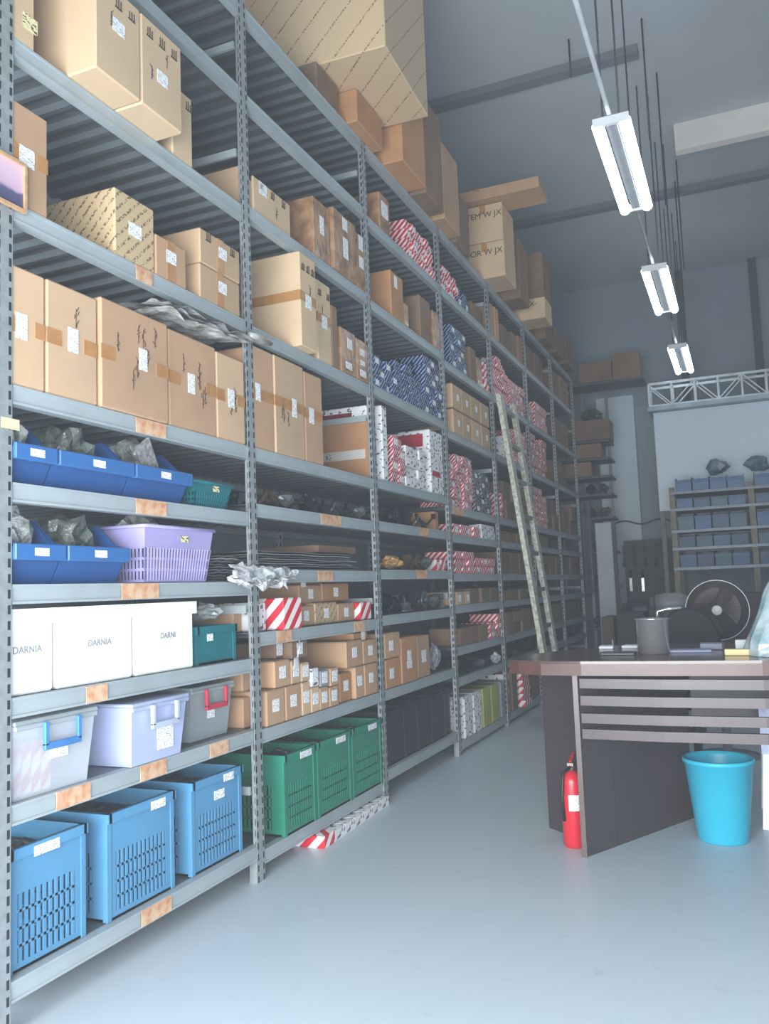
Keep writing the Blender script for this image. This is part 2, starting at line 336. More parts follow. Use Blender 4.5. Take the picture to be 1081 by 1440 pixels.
# ------------------------------------------------------------------ cartons
def carton(lv, pl, pt, pr, kind='plain', x=0., d=.45, desc=None, base=None, h=None, tape=None, stick=None, marks=0, cat='box', b=None, y0=None, y1=None, group=None, wrap=0, tilt=0, name='cardboard_box', smat=None, gap=.004):
    """pl,pt: photo pixel of the top left corner of the front face; pr: pixel column of its right edge. stick: list of (u,v,w,h) on the front face"""
    if y0 is None:
        y0, z1 = atx(pl, pt, x)
    else: z1 = pt
    bb = bay(y0+.12) if b is None else b
    z = LZ(lv, bb) if base is None else base
    if h: z1 = z+h
    if y1 is None: y1 = ycol(pr, z1, x)
    mg = .034 if x > 0 else .014
    if x < .09 and lv != 'T': y0 = max(y0, Y1+bb*W+mg); y1 = min(y1, Y1+(bb+1)*W-mg)
    if lv != 'T': z1 = min(z1, headroom(z, bb))
    q_ = settle(x-d, x, y0, y1, z+.0015, z1)
    if q_ is None: print('no room', lv, bb, desc); return None
    x, y0, y1, z, z1 = q_[1], q_[2], q_[3], q_[4]-.0015, q_[5]; d = q_[1]-q_[0]
    hh = max(.02, z1-z-.0015); w = max(.02, y1-y0-gap)
    m = MB().box(-d, 0, 0, w, 0, hh)
    o = m.build(name, CARDS[kind], None, (x, y0+gap/2, z+.0015), bevel=min(.006, hh*.06), rotz=tilt)
    desc = desc or 'plain brown carton'
    auto(o, desc, cat, lv, y0, z, group)
    if hh > .12 and kind in ('plain','tan','light','orange','brown','dim','wrapped','pattern'):
        q = MB().box(-d*.98, -.004, w/2-.002, w/2+.002, hh, hh+.0015)
        for yy in (0, w): pass
        q.build('flap_seam', MARK if False else TAPE, o)
    if tape == 'h':
        MB().box(-.0002, .0012, -.0012, w-.002, hh*.48, hh*.48+min(.05, hh*.2)).box(-d*.9, .0002, -.0012, .0002, hh*.48, hh*.48+min(.05, hh*.2)).build('packing_tape', TAPE, o)
    if tape == 'he':
        a = min(.07, w*.28); MB().box(-.0002, .0012, .001, a, hh*.44, hh*.44+.05).build('packing_tape', TAPE, o); MB().box(-.0002, .0012, w-a, w-.001, hh*.44, hh*.44+.05).build('packing_tape', TAPE, o)
    if tape == 'v':
        MB().box(-.0002, .0012, w*.5-.025, w*.5+.025, 0.002, hh-.002).build('packing_tape', TAPE, o)
    for t in (stick or []):
        u, v, sw, sh = t
        MB().box(.0005, .002, -sw/2, sw/2, -sh/2, sh/2).build('paper_sticker', smat or STICK, o, (0, u*w, v*hh))
    if marks:
        rr = random.Random(int(y0*1000+z*100))
        for k in range(marks):
            q = MB()
            if marks >= 2 and lv in 'AB' and k < marks//2+1:   # printed handling symbols along the top edge
                cy, cz = w*(.2+.6*k/max(1, marks//2)), hh*.86
                for j in range(3): q.bar((.001, cy+j*.012-.012, cz-.018), (.001, cy+j*.012-.012, cz+.018*rr.uniform(.4, 1)), .006, .001)
                q.bar((.001, cy-.018, cz-.02), (.001, cy+.018, cz-.02), .001, .006)
            else:
                cy, cz = w*rr.uniform(.2, .8), hh*rr.uniform(.15, .75)
                S_ = 1.25 if lv == 'C' else 1.
                for j in range(5): q.bar((.001, cy+rr.uniform(-.008, .008)*S_, cz+j*.011*S_), (.001, cy+rr.uniform(-.012, .012)*S_, cz+(j*.011+rr.uniform(.006, .016))*S_), .0025, .001)
                q.bar((.001, cy-.001, cz-.004), (.001, cy+.001, cz+.05*S_), .002, .001)
            q.build('printed_mark', MARK, o)
    return o
S1 = [(.5, .55, .05, .06)]
# ---- nearest bay
carton('A', -70, -40, 50, 'light', .0, .5, 'pale carton at the frame edge', h=.46, stick=[(.8, .18, .06, .05)], smat=STICK2)
carton('A', 133, -30, 197, 'light', .12, .56, 'large pale carton overhanging the edge', h=.345, stick=[(.5, .6, .06, .05)], marks=4)
carton('A', 197, 20, 255, 'light', .12, .56, 'large pale carton overhanging the edge', h=.345, stick=[(.5, .45, .06, .05)], marks=5)
carton('A', 246, 120, 270, 'light', 0, .45, 'pale carton behind the overhanging ones', marks=2, y0=2.62, h=.30)
carton('A', 318, 208, 352, 'plain', -.02, .3, 'brown carton showing print on its side', marks=3, h=.2)
carton('B', 6, 130, 68, 'tan', 0, .5, 'tall brown carton behind the picture frame', h=.33, tape='he', stick=[(.45, .5, .06, .06)])
carton('B', 160, 262, 217, 'pattern2', .0, .5, 'carton printed all over with diagonal text', h=.25, stick=[(.5, .5, .07, .05)])
carton('B', 217, 325, 262, 'tan', -.0, .4, 'low brown carton with white sticker', h=.165, stick=[(.5, .6, .06, .05)], tape='v')
lo = carton('B', 280, 370, 337, 'plain', .0, .45, 'brown carton under another', h=.15, stick=[(.55, .6, .06, .05)], tape='v')
carton('B', 280, 318, 337, 'plain', .0, .45, 'brown carton with handling symbols', base=LZ('B', 0)+.152, h=.15, stick=[(.55, .6, .06, .05)], tape='v', marks=2)
carton('C', 3, 368, 64, 'plain', 0, .5, 'tall brown carton with white label', b=0, h=.37, tape='he', stick=[(.35, .5, .045, .08)])
carton('C', 65, 392, 137, 'plain', 0, .5, 'tall brown carton with white label', h=.372, tape='he', stick=[(.5, .53, .045, .08)], marks=1)
carton('C', 137, 417, 236, 'tan', .01, .5, 'wide brown carton scrawled with handwriting', h=.385, tape='he', stick=[(.6, .55, .045, .08)], marks=7)
carton('C', 236, 447, 303, 'tan', 0, .5, 'tall brown carton marked in pen', h=.38, tape='he', stick=[(.45, .5, .045, .08)], marks=5)
carton('C', 303, 485, 343, 'plain', 0, .5, 'narrow brown carton with taped middle', h=.37, tape='he', stick=[(.5, .5, .045, .08)], marks=3)
for i, (a, c, t) in enumerate(((3, 78, 862), (78, 188, 850), (188, 273, 850))):
    o = carton('F', a, t, c, 'white', -.02, .45, 'white lidded carton with hand lettered word', h=.245, b=0, gap=.02, name='white_storage_box')
    w = ycol(c, 1.17, -.02)-ycol(a, 1.17, -.02)
    MB().box(-.456, .006, -.003, w-.003, .205, .252).build('lid', CARDS['white'], o)
    text('DARNIA' if i < 2 else 'DARNI', .03, (.0015, w*(.4 if i == 0 else .5), .13), (PI/2, 0, PI/2), pm('pencil', (150, 150, 154), .8), o)
carton('G', 327, 960, 352, 'tan', -.08, .3, 'brown carton half hidden by the steel post', base=.78, h=.1)
carton('G', 327, 992, 352, 'tan', -.08, .3, 'brown carton half hidden by the steel post', h=.135)
carton('F', 305, 850, 340, 'tan', -.12, .3, 'brown carton behind tangled plastic bag', base=1.035, h=.1)
for o_ in [o for o in bpy.data.objects if o.name.startswith('white_storage')]: pass
# ---- second bay
carton('A', 352, 247, 408, 'light', -.01, .4, 'long pale carton with symbols', h=.18, y0=3.2, stick=[(.25, .8, .07, .06)], marks=4)
carton('A', 439, 273, 463, 'wrapped', 0, .45, 'brown carton wrapped in clear film', h=.33, stick=[(.5, .6, .045, .1)])
carton('A', 463, 287, 500, 'wrapped', .02, .45, 'brown carton wrapped in clear film', h=.35, stick=[(.5, .85, .06, .07), (.5, .45, .06, .12)])
carton('A', 500, 325, 531, 'wrapped', 0, .45, 'brown carton wrapped in clear film', h=.34, stick=[(.5, .85, .06, .09), (.5, .5, .06, .07)])
carton('B', 420, 358, 443, 'light', .05, .6, 'large pale carton printed with diagonal lines', h=.48, tape='h', stick=[(.5, .5, .06, .07)], marks=4)
carton('B', 444, 388, 464, 'light', .0, .5, 'pale carton tucked by the large one', h=.44, stick=[(.5, .5, .06, .07)], tape='h', marks=3)
carton('B', 465, 425, 474, 'brown', 0, .3, 'narrow brown carton', h=.35)
carton('B', 478, 451, 499, 'wrapped', 0, .4, 'film wrapped carton with white labels', h=.26, stick=[(.6, .7, .06, .06), (.5, .2, .08, .04)])
carton('B', 500, 468, 517, 'wrapped', 0, .4, 'film wrapped carton by the post', h=.25, stick=[(.5, .7, .06, .04), (.5, .45, .06, .03), (.5, .2, .08, .04)])
carton('C', 355, 487, 383, 'tan', 0, .5, 'tall brown carton with wide tape', h=.47, tape='h', stick=[(.2, .55, .04, .08)], b=1)
carton('C', 383, 497, 426, 'plain', .005, .5, 'tall brown carton with wide tape', h=.47, tape='h', stick=[(.65, .52, .04, .09)], marks=3)
carton('C', 427, 525, 452, 'tan', 0, .5, 'tall brown carton with wide tape', h=.46, tape='h', stick=[(.35, .52, .05, .08)])
o = carton('C', 515, 585, 527, 'orange', -.04, .52, 'orange brown carton with recycling sign', h=.36)
MB().box(-.3, -.02, -.003, -.0005, .12, .175).build('paper_label', pm('pale_tape', (214, 206, 200), .5), o)
q = MB()
for k in range(3):
    a = 2*PI*k/3+.5; b_ = a+1.5
    q.bar((-.26+.018*math.cos(a), -.005, .148+.018*math.sin(a)), (-.26+.018*math.cos(b_), -.005, .148+.018*math.sin(b_)), .006, .002)
q.build('recycling_symbol', MARK, o)
o = carton('C', 505, 570, 527, 'whitebox', -.04, .6, 'flat white and red carton above it', base=LZ('C', 1)+.362, h=.09)
MB().box(-.58, -.1, -.0015, 0, .005, .045).build('red_banner', pm('dark_red_print', (120, 28, 44), .5), o)
carton('C', 470, 605, 480, 'tan', -.2, .18, 'small brown carton before the orange one', h=.19, y0=4.02, y1=4.12)
# third shelf
carton('F', 386, 844, 402, 'redbig', .02, .16, 'red and white striped carton', h=.145, y0=3.36, y1=3.54)
carton('F', 367, 838, 384, 'whitebox', -.05, .2, 'small labelled carton by the post', h=.13, y0=3.2, y1=3.33)
for i, (a, c, t, h, base, k) in enumerate(((418, 442, 856, .1, 0, 'tan'), (442, 474, 852, .11, 0, 'pattern2'), (474, 498, 858, .1, 0, 'tan'), (420, 452, 830, .1, .105, 'tan'), (452, 490, 830, .1, .112, 'orange'), (400, 450, 822, .05, .208, 'brown'))):
    carton('F', a, t, c, k, -.06 if i < 3 else -.1, .3, 'small brown carton in a pile', base=LZ('F', 1)+base, h=h, stick=[(.5, .5, .05, .05)])
carton('F', 506, 850, 522, 'redbig', -.03, .14, 'small red striped carton', h=.1)
# second shelf pile
G1 = LZ('G', 1)
rows = [(374, 400, 0, .155, 0, 'tan'), (401, 423, 0, .155, 0, 'tan'), (424, 436, 0, .155, 0, 'plain'), (437, 449, 0, .12, .0, 'plain'), (449, 462, 0, .11, .0, 'tan'), (463, 476, 0, .1, 0, 'tan'), (477, 494, 0, .15, -.02, 'orange'), (495, 511, 0, .17, 0, 'tan'), (512, 530, 0, .17, 0, 'tan'),
 (385, 408, .158, .12, 0, 'tan'), (409, 422, .158, .11, 0, 'plain'), (423, 435, .158, .09, 0, 'plain'), (437, 448, .122, .09, 0, 'whitebox'), (450, 462, .112, .08, 0, 'grey'), (464, 476, .102, .09, 0, 'tan'),
 (486, 509, .173, .14, .0, 'tan'), (510, 530, .173, .13, 0, 'tan'), (409, 432, .27, .11, -.02, 'brown'), (386, 407, .28, .1, -.06, 'brown'), (452, 480, .225, .12, -.1, 'orange'), (488, 516, .302, .045, -.03, 'orange')]
for pl, pr, base, h, x, k in rows:
    z = G1+base; y0 = ycol(pl, z+h, x); y1 = ycol(pr, z+h, x)
    carton('G', 0, 0, 0, k, x, .32, 'small brown parts carton in the pile', base=z, h=h, y0=y0, y1=y1, b=1, stick=[(.5, .55, .055, .055)] if pr-pl < 26 or base == 0 else [(.7, .5, .05, .05)], smat=STICK, group='small parts cartons on the second shelf of the second bay')
# ---- third bay
carton('U', 532, 265, 547, 'wrapped', 0, .3, 'film wrapped carton with labels', h=.25, stick=[(.5, .6, .1, .1)])
carton('A', 548, 377, 566, 'orange', 0, .3, 'orange carton wrapped in plastic', h=.31, stick=[(.4, .8, .05, .08)])
carton('A', 567, 420, 574, 'wrapped', 0, .2, 'narrow film wrapped carton', h=.16)
carton('A', 589, 413, 604, 'brown', 0, .4, 'brown carton with shiny tape', h=.31)
carton('A', 607, 418, 619, 'wrapped', 0, .35, 'film wrapped carton beside a post', h=.28)
carton('C', 528, 568, 543, 'whitebox', .0, .45, 'tall white printed carton', h=.46)
o = carton('C', 603, 603, 621, 'whitebox', 0, .55, 'large white carton with red banner', h=.45)
REDB = pm('red_banner_print', (176, 40, 56), .5, 0, .15, 30)
MB().box(-.5, -.05, -.0015, 0, .33, .42).build('red_banner', REDB, o); MB().box(.0005, .0015, .03, .2, .12, .16).build('red_banner', REDB, o)
NM = {'red': 'striped_box', 'redfine': 'striped_box', 'redbig': 'striped_box', 'blue': 'blue_parts_box', 'whitebox': 'printed_box', 'dark': 'dark_parts_box'}
def grid(lv, pl, pr, zt, ny, nz, kind, desc, b, x=0., d=.25, jit=.3, zb=0., name='parts_box', group=None, drop=.12, seed=1):
    """ny columns of up to nz small boxes between two pixel columns"""
    rr = random.Random(seed); z = LZ(lv, b)+zb; mg = .034 if x > 0 else .014; y0 = max(ycol(pl, z+.1, x), Y1+b*W+mg); y1 = min(ycol(pr, z+.1, x), Y1+(b+1)*W-mg); w = (y1-y0)/ny; h = zt/nz
    for i in range(ny):
        for j in range(nz):
            if j and j == nz-1 and rr.random() < drop*2: continue
            dx = x-rr.random()*.03
            if z+(j+1)*h > headroom(z, b): continue
            if settle(dx-d, dx, y0+i*w, y0+(i+1)*w-.004, z+j*h+.001, z+(j+1)*h-.001, False) != (dx-d, dx, y0+i*w, y0+(i+1)*w-.004, z+j*h+.001, z+(j+1)*h-.001):
                continue
            REG.append((dx-d, dx, y0+i*w, y0+(i+1)*w-.004, z+j*h+.001, z+(j+1)*h-.001))
            o = MB().box(-d, 0, 0, w-.004, 0, h-.002).build(NM.get(kind, 'small_carton'), CARDS[kind], None, (dx, y0+i*w, z+j*h+.001), bevel=.0015)
            if (i+j) % 2 == 0 and h > .06 and kind not in ('dim', 'brown', 'tan'):
                MB().box(.0004, .0016, -min(w*.3, .03), min(w*.3, .03), -h*.25, h*.25).build('paper_label', STICK, o, (0, w*.5, h*.5))
            auto(o, desc, 'box', lv, y0+i*w, z+j*h, group)
grid('U', 574, 612, .27, 6, 4, 'red', 'red and white striped parts box', 2, seed=3)
grid('B', 527, 560, .2, 4, 3, 'blue', 'blue and white parts box', 2, seed=4)
grid('B', 561, 598, .26, 4, 5, 'blue', 'blue and white parts box', 2, seed=5)
grid('B', 600, 632, .42, 3, 6, 'blue', 'blue and white parts box', 2, seed=6, drop=.02)
grid('C', 545, 571, .3, 3, 4, 'redfine', 'red and white striped parts box', 2, seed=7)
grid('C', 572, 600, .27, 3, 4, 'whitebox', 'white printed parts box', 2, seed=8)
carton('B', 530, 0, 560, 'dim', -.26, .3, 'dark red carton behind blue boxes', y0=4.75, y1=5.2, h=.33, b=2)
carton('D', 610, 710, 628, 'orange', -.08, .25, 'dark red carton beside the post', h=.15, b=2)
grid('E', 615, 632, .08, 2, 1, 'redbig', 'small red striped box', 2, zb=.0, x=-.03, seed=9)
carton('G', 541, 900, 562, 'orange', 0, .4, 'brown carton with white labels', h=.17, b=2, y0=4.56, stick=[(.4, .5, .06, .06)])
carton('G', 541, 900, 562, 'tan', 0, .4, 'brown carton with white labels', base=.793, h=.15, b=2, y0=4.56, stick=[(.4, .5, .06, .06)])
carton('G', 563, 893, 585, 'orange', 0, .4, 'tall orange brown carton', h=.28, b=2, stick=[(.5, .6, .06, .06), (.5, .4, .08, .05)])
carton('G', 586, 893, 603, 'tan', -.02, .4, 'tall brown carton with round label', h=.27, b=2, stick=[(.5, .5, .08, .08)])
carton('G', 545, 880, 610, 'brown', -.12, .4, 'flat brown carton lying on top', base=.95, h=.06, b=2, y0=4.62, y1=4.95)
# ---- fourth bay and beyond
grid('U', 623, 645, .2, 4, 3, 'red', 'red and white striped parts box', 3, seed=10)
grid('U', 634, 652, .1, 1, 1, 'blue', 'blue and white parts box', 3, seed=11, x=.0) if False else None
grid('U', 646, 660, .16, 3, 2, 'blue', 'blue and white parts box', 3, seed=12)
carton('U', 662, 420, 684, 'brown', -.05, .4, 'brown carton', h=.2, b=3)
grid('A', 636, 658, .34, 3, 5, 'blue', 'blue and white parts box', 3, seed=13, drop=0)
carton('A', 659, 470, 668, 'brown', -.02, .3, 'brown carton', h=.3, b=3)
carton('A', 669, 480, 677, 'wrapped', -.02, .3, 'film wrapped carton', h=.26, b=3)
grid('A', 678, 689, .26, 2, 4, 'redbig', 'red striped parts box', 3, seed=14)
for r_ in range(2):
    for a, c in ((637, 650), (650, 663), (663, 676), (677, 689)):
        carton('B', a, 0, c, 'plain', -.0, .35, 'pale brown carton', y0=ycol(a, 2.5), y1=ycol(c, 2.5), base=LZ('B', 3)+r_*.2, h=.19, b=3, stick=[(.6, .5, .05, .05)])
grid('C', 638, 668, .42, 4, 6, 'redfine', 'red and white striped parts box', 3, seed=15, drop=.02)
grid('C', 670, 693, .34, 3, 5, 'dark', 'dark printed parts box', 3, seed=16)
grid('D', 640, 674, .17, 4, 2, 'red', 'red and white striped parts box', 3, seed=17)
grid('D', 678, 697, .12, 2, 2, 'whitebox', 'white printed box', 3, seed=18)
grid('E', 644, 668, .17, 3, 3, 'red', 'red and white striped parts box', 3, seed=19)
grid('E', 672, 699, .13, 3, 2, 'red', 'red and white striped parts box', 3, seed=20)
grid('F', 643, 664, .1, 3, 1, 'plain', 'small brown box', 3, seed=21)
grid('F', 666, 700, .12, 3, 1, 'dim', 'small brown box', 3, seed=22)
grid('G', 652, 690, .13, 3, 1, 'brown', 'low brown box', 3, seed=23)
grid('G', 693, 711, .2, 2, 3, 'red', 'red and white striped parts box', 3, seed=24)
for a, c, k, h in ((653, 664, 'whitebox', .3), (666, 677, 'whitebox', .3), (679, 690, 'yellow', .3), (691, 701, 'yellow', .3), (704, 709, 'grey', .3)):
    carton('H', a, 0, c, k, 0, .3, 'upright '+{'whitebox': 'white printed', 'yellow': 'yellow', 'grey': 'grey'}[k]+' box', y0=ycol(a, .3), y1=ycol(c, .3), h=h, b=3)
grid('H', 711, 718, .34, 1, 6, 'whitebox', 'white printed box', 4, seed=25)
carton('H', 719, 0, 726, 'dim', 0, .3, 'upright brown box', y0=ycol(720, .3), y1=ycol(727, .3), h=.36, b=4)
grid('H', 729, 748, .36, 2, 6, 'redbig', 'red and white striped box', 4, seed=26, x=.05)
FAR = [('A', 693, 716, .42, 3, 7, 'red', 4), ('A', 718, 740, .3, 3, 4, 'redfine', 4), ('B', 712, 722, .3, 2, 4, 'whitebox', 4), ('B', 726, 744, .35, 3, 5, 'redfine', 4), ('C', 697, 708, .3, 2, 4, 'red', 4), ('C', 722, 744, .34, 3, 4, 'brown', 4), ('D', 702, 740, .2, 3, 2, 'brown', 4), ('E', 705, 742, .2, 3, 2, 'dim', 4), ('F', 706, 742, .18, 3, 2, 'brown', 4), ('G', 712, 745, .2, 3, 2, 'brown', 4),
 ('U', 692, 703, .32, 2, 1, 'tan', 4), ('U', 706, 722, .22, 2, 1, 'dim', 4), ('U', 724, 739, .28, 2, 1, 'brown', 4),
 ('A', 744, 752, .2, 2, 2, 'redfine', 5), ('B', 748, 771, .42, 3, 6, 'redfine', 5), ('C', 749, 772, .42, 3, 6, 'red', 5), ('U', 743, 765, .3, 2, 1, 'dim', 5), ('D', 750, 772, .25, 2, 2, 'brown', 5), ('E', 750, 772, .2, 2, 2, 'dim', 5), ('F', 750, 772, .2, 2, 2, 'dim', 5), ('G', 750, 772, .2, 2, 2, 'dim', 5), ('A', 754, 770, .28, 2, 3, 'red', 5),
 ('U', 775, 800, .34, 2, 1, 'brown', 6), ('A', 776, 800, .3, 2, 1, 'dim', 6), ('B', 776, 800, .3, 2, 2, 'dim', 6), ('C', 776, 800, .3, 2, 2, 'brown', 6), ('D', 776, 800, .25, 2, 1, 'dim', 6), ('E', 776, 800, .25, 2, 1, 'dim', 6), ('F', 776, 800, .25, 2, 1, 'brown', 6)]
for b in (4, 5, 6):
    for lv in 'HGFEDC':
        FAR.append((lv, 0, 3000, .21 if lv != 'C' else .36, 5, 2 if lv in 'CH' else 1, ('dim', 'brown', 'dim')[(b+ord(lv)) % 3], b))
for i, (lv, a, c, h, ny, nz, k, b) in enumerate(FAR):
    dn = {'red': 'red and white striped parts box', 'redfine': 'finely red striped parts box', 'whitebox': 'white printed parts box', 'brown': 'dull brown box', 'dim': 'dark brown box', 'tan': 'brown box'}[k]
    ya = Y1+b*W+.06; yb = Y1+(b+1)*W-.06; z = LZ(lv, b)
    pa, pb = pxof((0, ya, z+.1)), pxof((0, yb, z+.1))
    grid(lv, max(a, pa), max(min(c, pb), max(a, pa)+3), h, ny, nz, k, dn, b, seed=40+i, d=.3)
# ---- on the very top
tp = LZ('T', 0)+.0
def topbox(x0, x1, y0, y1, z0, z1, kind, desc, rz=0, marks=None, name='cardboard_box'):
    o = MB().box(0, x1-x0, 0, y1-y0, 0, z1-z0).build(name, CARDS[kind], None, (x0, y0, z0+.0005), rotz=rz, bevel=.006)
    auto(o, desc, 'box', 'T', y0, z0)
    MB().box((x1-x0)/2-.025, (x1-x0)/2+.025, -.0014, .0002, (z1-z0)*.75, (z1-z0)*.998).build('packing_tape', TAPE, o)
    if marks: text(marks, .075, ((x1-x0)/2, -.0015, (z1-z0)*.72), (PI/2, 0, 0), MARK, o)
    return o
topbox(-.45, -.02, 3.95, 4.22, tp, tp+.2, 'brown', 'low brown carton under the huge printed carton')
topbox(-.36, .07, 4.28, 4.66, tp, tp+.2, 'orange', 'low orange brown carton under the huge printed carton')
topbox(-.52, .37, 3.98, 4.74, tp+.21, tp+1.15, 'bigpattern', 'huge carton printed with diagonal text, overhanging the aisle', rz=.04)
topbox(-.14, .14, 4.82, 5.25, tp, tp+.68, 'orange', 'tall smooth brown carton')
for y, x1, h, k in ((5.30, .12, .72, 'brown'), (5.75, .1, .6, 'tan'), (6.2, .04, .45, 'brown'), (6.62, -.1, .42, 'tan')):
    topbox(x1-.45, x1, y, y+.38, tp, tp+h, k, 'tall brown carton in the row')
topbox(-.16, .2, 7.1, 7.5, tp, tp+.33, 'light', 'pale carton lettered on its end', marks='FOR W JX')
topbox(-.16, .2, 7.1, 7.5, tp+.335, tp+.68, 'light', 'pale carton lettered on its end', marks='ITEM W JX')
topbox(-.55, -.18, 7.05, 7.4, tp, tp+.62, 'plain', 'brown carton left of the lettered ones')
topbox(-.55, .56, 7.0, 7.35, tp+.69, tp+.79, 'tan', 'long flat carton reaching over the aisle')
topbox(-.12, .18, 7.75, 8.1, tp, tp+.6, 'brown', 'dim brown carton')
topbox(-.1, .26, 8.45, 8.8, tp, tp+.22, 'light', 'low pale carton with print', marks='-LOX-')
topbox(-.1, .26, 8.45, 8.8, tp+.225, tp+.7, 'brown', 'dim brown carton')
topbox(-.42, -.12, 8.4, 8.8, tp, tp+.66, 'brown', 'dim brown carton')
for y, h in ((9.2, .45), (9.8, .3), (10.4, .35)): topbox(-.35, .1, y, y+.45, tp, tp+h, 'dim', 'dark brown carton')
# ------------------------------------------------------------------ plastic crates
LASTC = [0, 0]
def crate(y0, y1, x, z, h, mat, name, desc, cat, lv, d=.5, slots=True, stick=None, back=True, fill=None, smat=None):
    y0 = max(y0, Y1+bay(y0+.1)*W+.05); y1 = min(y1, Y1+(bay(y0+.1)+1)*W-.05)
    w = y1-y0; m = MB(); t = .006; z += .001; LASTC[:] = [y0, y1]; REG.append((x-d-.012, x+.014, y0, y1, z, z+h+.001))
    o = empty(name, (x, y0, z)); auto(o, desc, cat, lv, y0, z)
    m.box(-d, 0, 0, w, 0, .008)                                     # floor
    def side(P0, P1, nrm):
        P0, P1 = Vector(P0), Vector(P1); L = (P1-P0).length; u = (P1-P0)/L; n = Vector(nrm)*t
        def pan(a, b, za, zb):
            q = [P0+u*a, P0+u*b, P0+u*b-n, P0+u*a-n]
            m.add([(p.x, p.y, za) for p in q]+[(p.x, p.y, zb) for p in q], [(0,3,2,1),(4,5,6,7),(0,1,5,4),(1,2,6,5),(2,3,7,6),(3,0,4,7)])
        if not slots: pan(0, L, 0, h); return
        pan(0, L, h*.62, h); pan(0, L, 0, h*.07); pan(0, L*.12, h*.07, h*.62); pan(L*.88, L, h*.07, h*.62)
        n_ = max(5, int(L*.76/.021)); s = L*.76/n_
        for k in range(n_): pan(L*.12+k*s+s*.3, L*.12+k*s+s*.72+.001, h*.07, h*.62)
        for zz in (.2, .34, .48): pan(L*.12, L*.88, h*zz-.004, h*zz+.004)
    side((0, 0, 0), (0, w, 0), (1, 0, 0)); side((-d, 0, 0), (0, 0, 0), (0, -1, 0)); side((-d, w, 0), (0, w, 0), (0, 1, 0)); side((-d, 0, 0), (-d, w, 0), (-1, 0, 0))
    for cx, cy in ((0, 0), (0, w), (-d, 0), (-d, w)):                  # corner ribs
        m.box(cx-.016 if cx == 0 else cx-.004, cx+.004 if cx == 0 else cx+.016, cy-.003 if cy == 0 else cy-.016, cy+.016 if cy == 0 else cy+.003, 0, h)
    m.build('body', mat, o)
    r = MB(); e = .012
    r.box(-d-e, e, -e*.5, e, h-.03, h).box(-d-e, e, w-e, w+e*.5, h-.03, h).box(-.004, e, 0, w, h-.03, h).box(-d-e, -d+.004, 0, w, h-.03, h)
    r.build('rim', mat, o)
    for u, v, sw, sh in (stick or []): MB().box(.0125, .0138, -sw/2, sw/2, -sh/2, sh/2).build('paper_sticker', smat or STICK, o, (0 if v > .88 else -.012, u*w, v*h))
    return o
BLUEC = pm('blue_crate_plastic', (84, 144, 184), .4, 0, .06, 5)
GREENC = pm('green_crate_plastic', (38, 130, 104), .4, 0, .08, 5)
DARKC = pm('charcoal_crate_plastic', (36, 38, 46), .5, 0, .08, 5)
zH = LZ('H', 0)
def fill(o, d, w, z, mat, nm='spare_parts', desc='dark spare parts filling', lv='H', seed=0, cat='parts', yy=0, xx=0):
    rr = random.Random(seed); m = MB(); yy = LASTC[0]; w = LASTC[1]-LASTC[0]; z -= .012
    for k in range(26):
        cx, cy = -d*rr.uniform(.16, .84), w*rr.uniform(.26, .74)
        if rr.random() < .5: m.tube([(cx-.04, cy, 0), (cx, cy+rr.uniform(-.04, .04), rr.uniform(.01, .03)), (cx+.04, cy+rr.uniform(-.03, .03), .01)], .01, 6)
        else: m.blob((cx, cy, .0), (.035, .03, .022), .4, 5, rr.random()*9, 1)
    m.box(-d*.9, -d*.06, w*.07, w*.93, -.03, .0)
    q = m.build(nm, mat, None, (xx, yy, z)); auto(q, desc, cat, lv, yy, z); q['kind'] = 'stuff'
DKM = pm('dark_metal_parts', (44, 46, 50), .45, .4, .3, 20, rgb2=(90, 92, 96))
c_ = [(ycol(2, .5, -.03), ycol(118, .5, -.03)), (ycol(150, .51, -.03), ycol(242, .51, -.03)), (ycol(268, .5, -.03), ycol(337, .49, -.03))]
st = [[(.45, .93, .1, .03)], [(.72, .93, .08, .03)], [(.7, .93, .07, .03), (.55, .76, .07, .035)]]
for i, (a, b) in enumerate(c_):
    crate(a, b, -.03, zH, .345, BLUEC, 'plastic_crate', 'blue slotted plastic crate', 'crate', 'H', stick=st[i])
    fill(None, .5, b-a, zH+.3, DKM, desc='dark parts filling the blue crate', yy=a, xx=-.03, seed=i)
zH1 = LZ('H', 1)
for i, (a, b) in enumerate(((398, 441), (445, 491), (494, 538))):
    ya, yb = ycol(a, .47, .0), min(ycol(b, .47, .0), 4.47)
    crate(ya, yb, .0, zH1, .355, GREENC, 'plastic_crate', 'green slotted plastic crate', 'crate', 'H', stick=[(.65, .93, .11, .03)], d=.55)
    fill(None, .5, yb-ya, zH1+.32, DKM, desc='dark parts filling the green crate', yy=ya, xx=-.02, seed=i+5)
zH2 = LZ('H', 2)
for i, (a, b) in enumerate(((549, 574), (575, 592), (593, 612), (613, 630), (631, 645))):
    crate(ycol(a, .48), ycol(b, .48), -.03 if i != 4 else -.05, zH2, .315, DARKC, 'plastic_crate', 'charcoal plastic crate', 'crate', 'H', slots=False, d=.5)
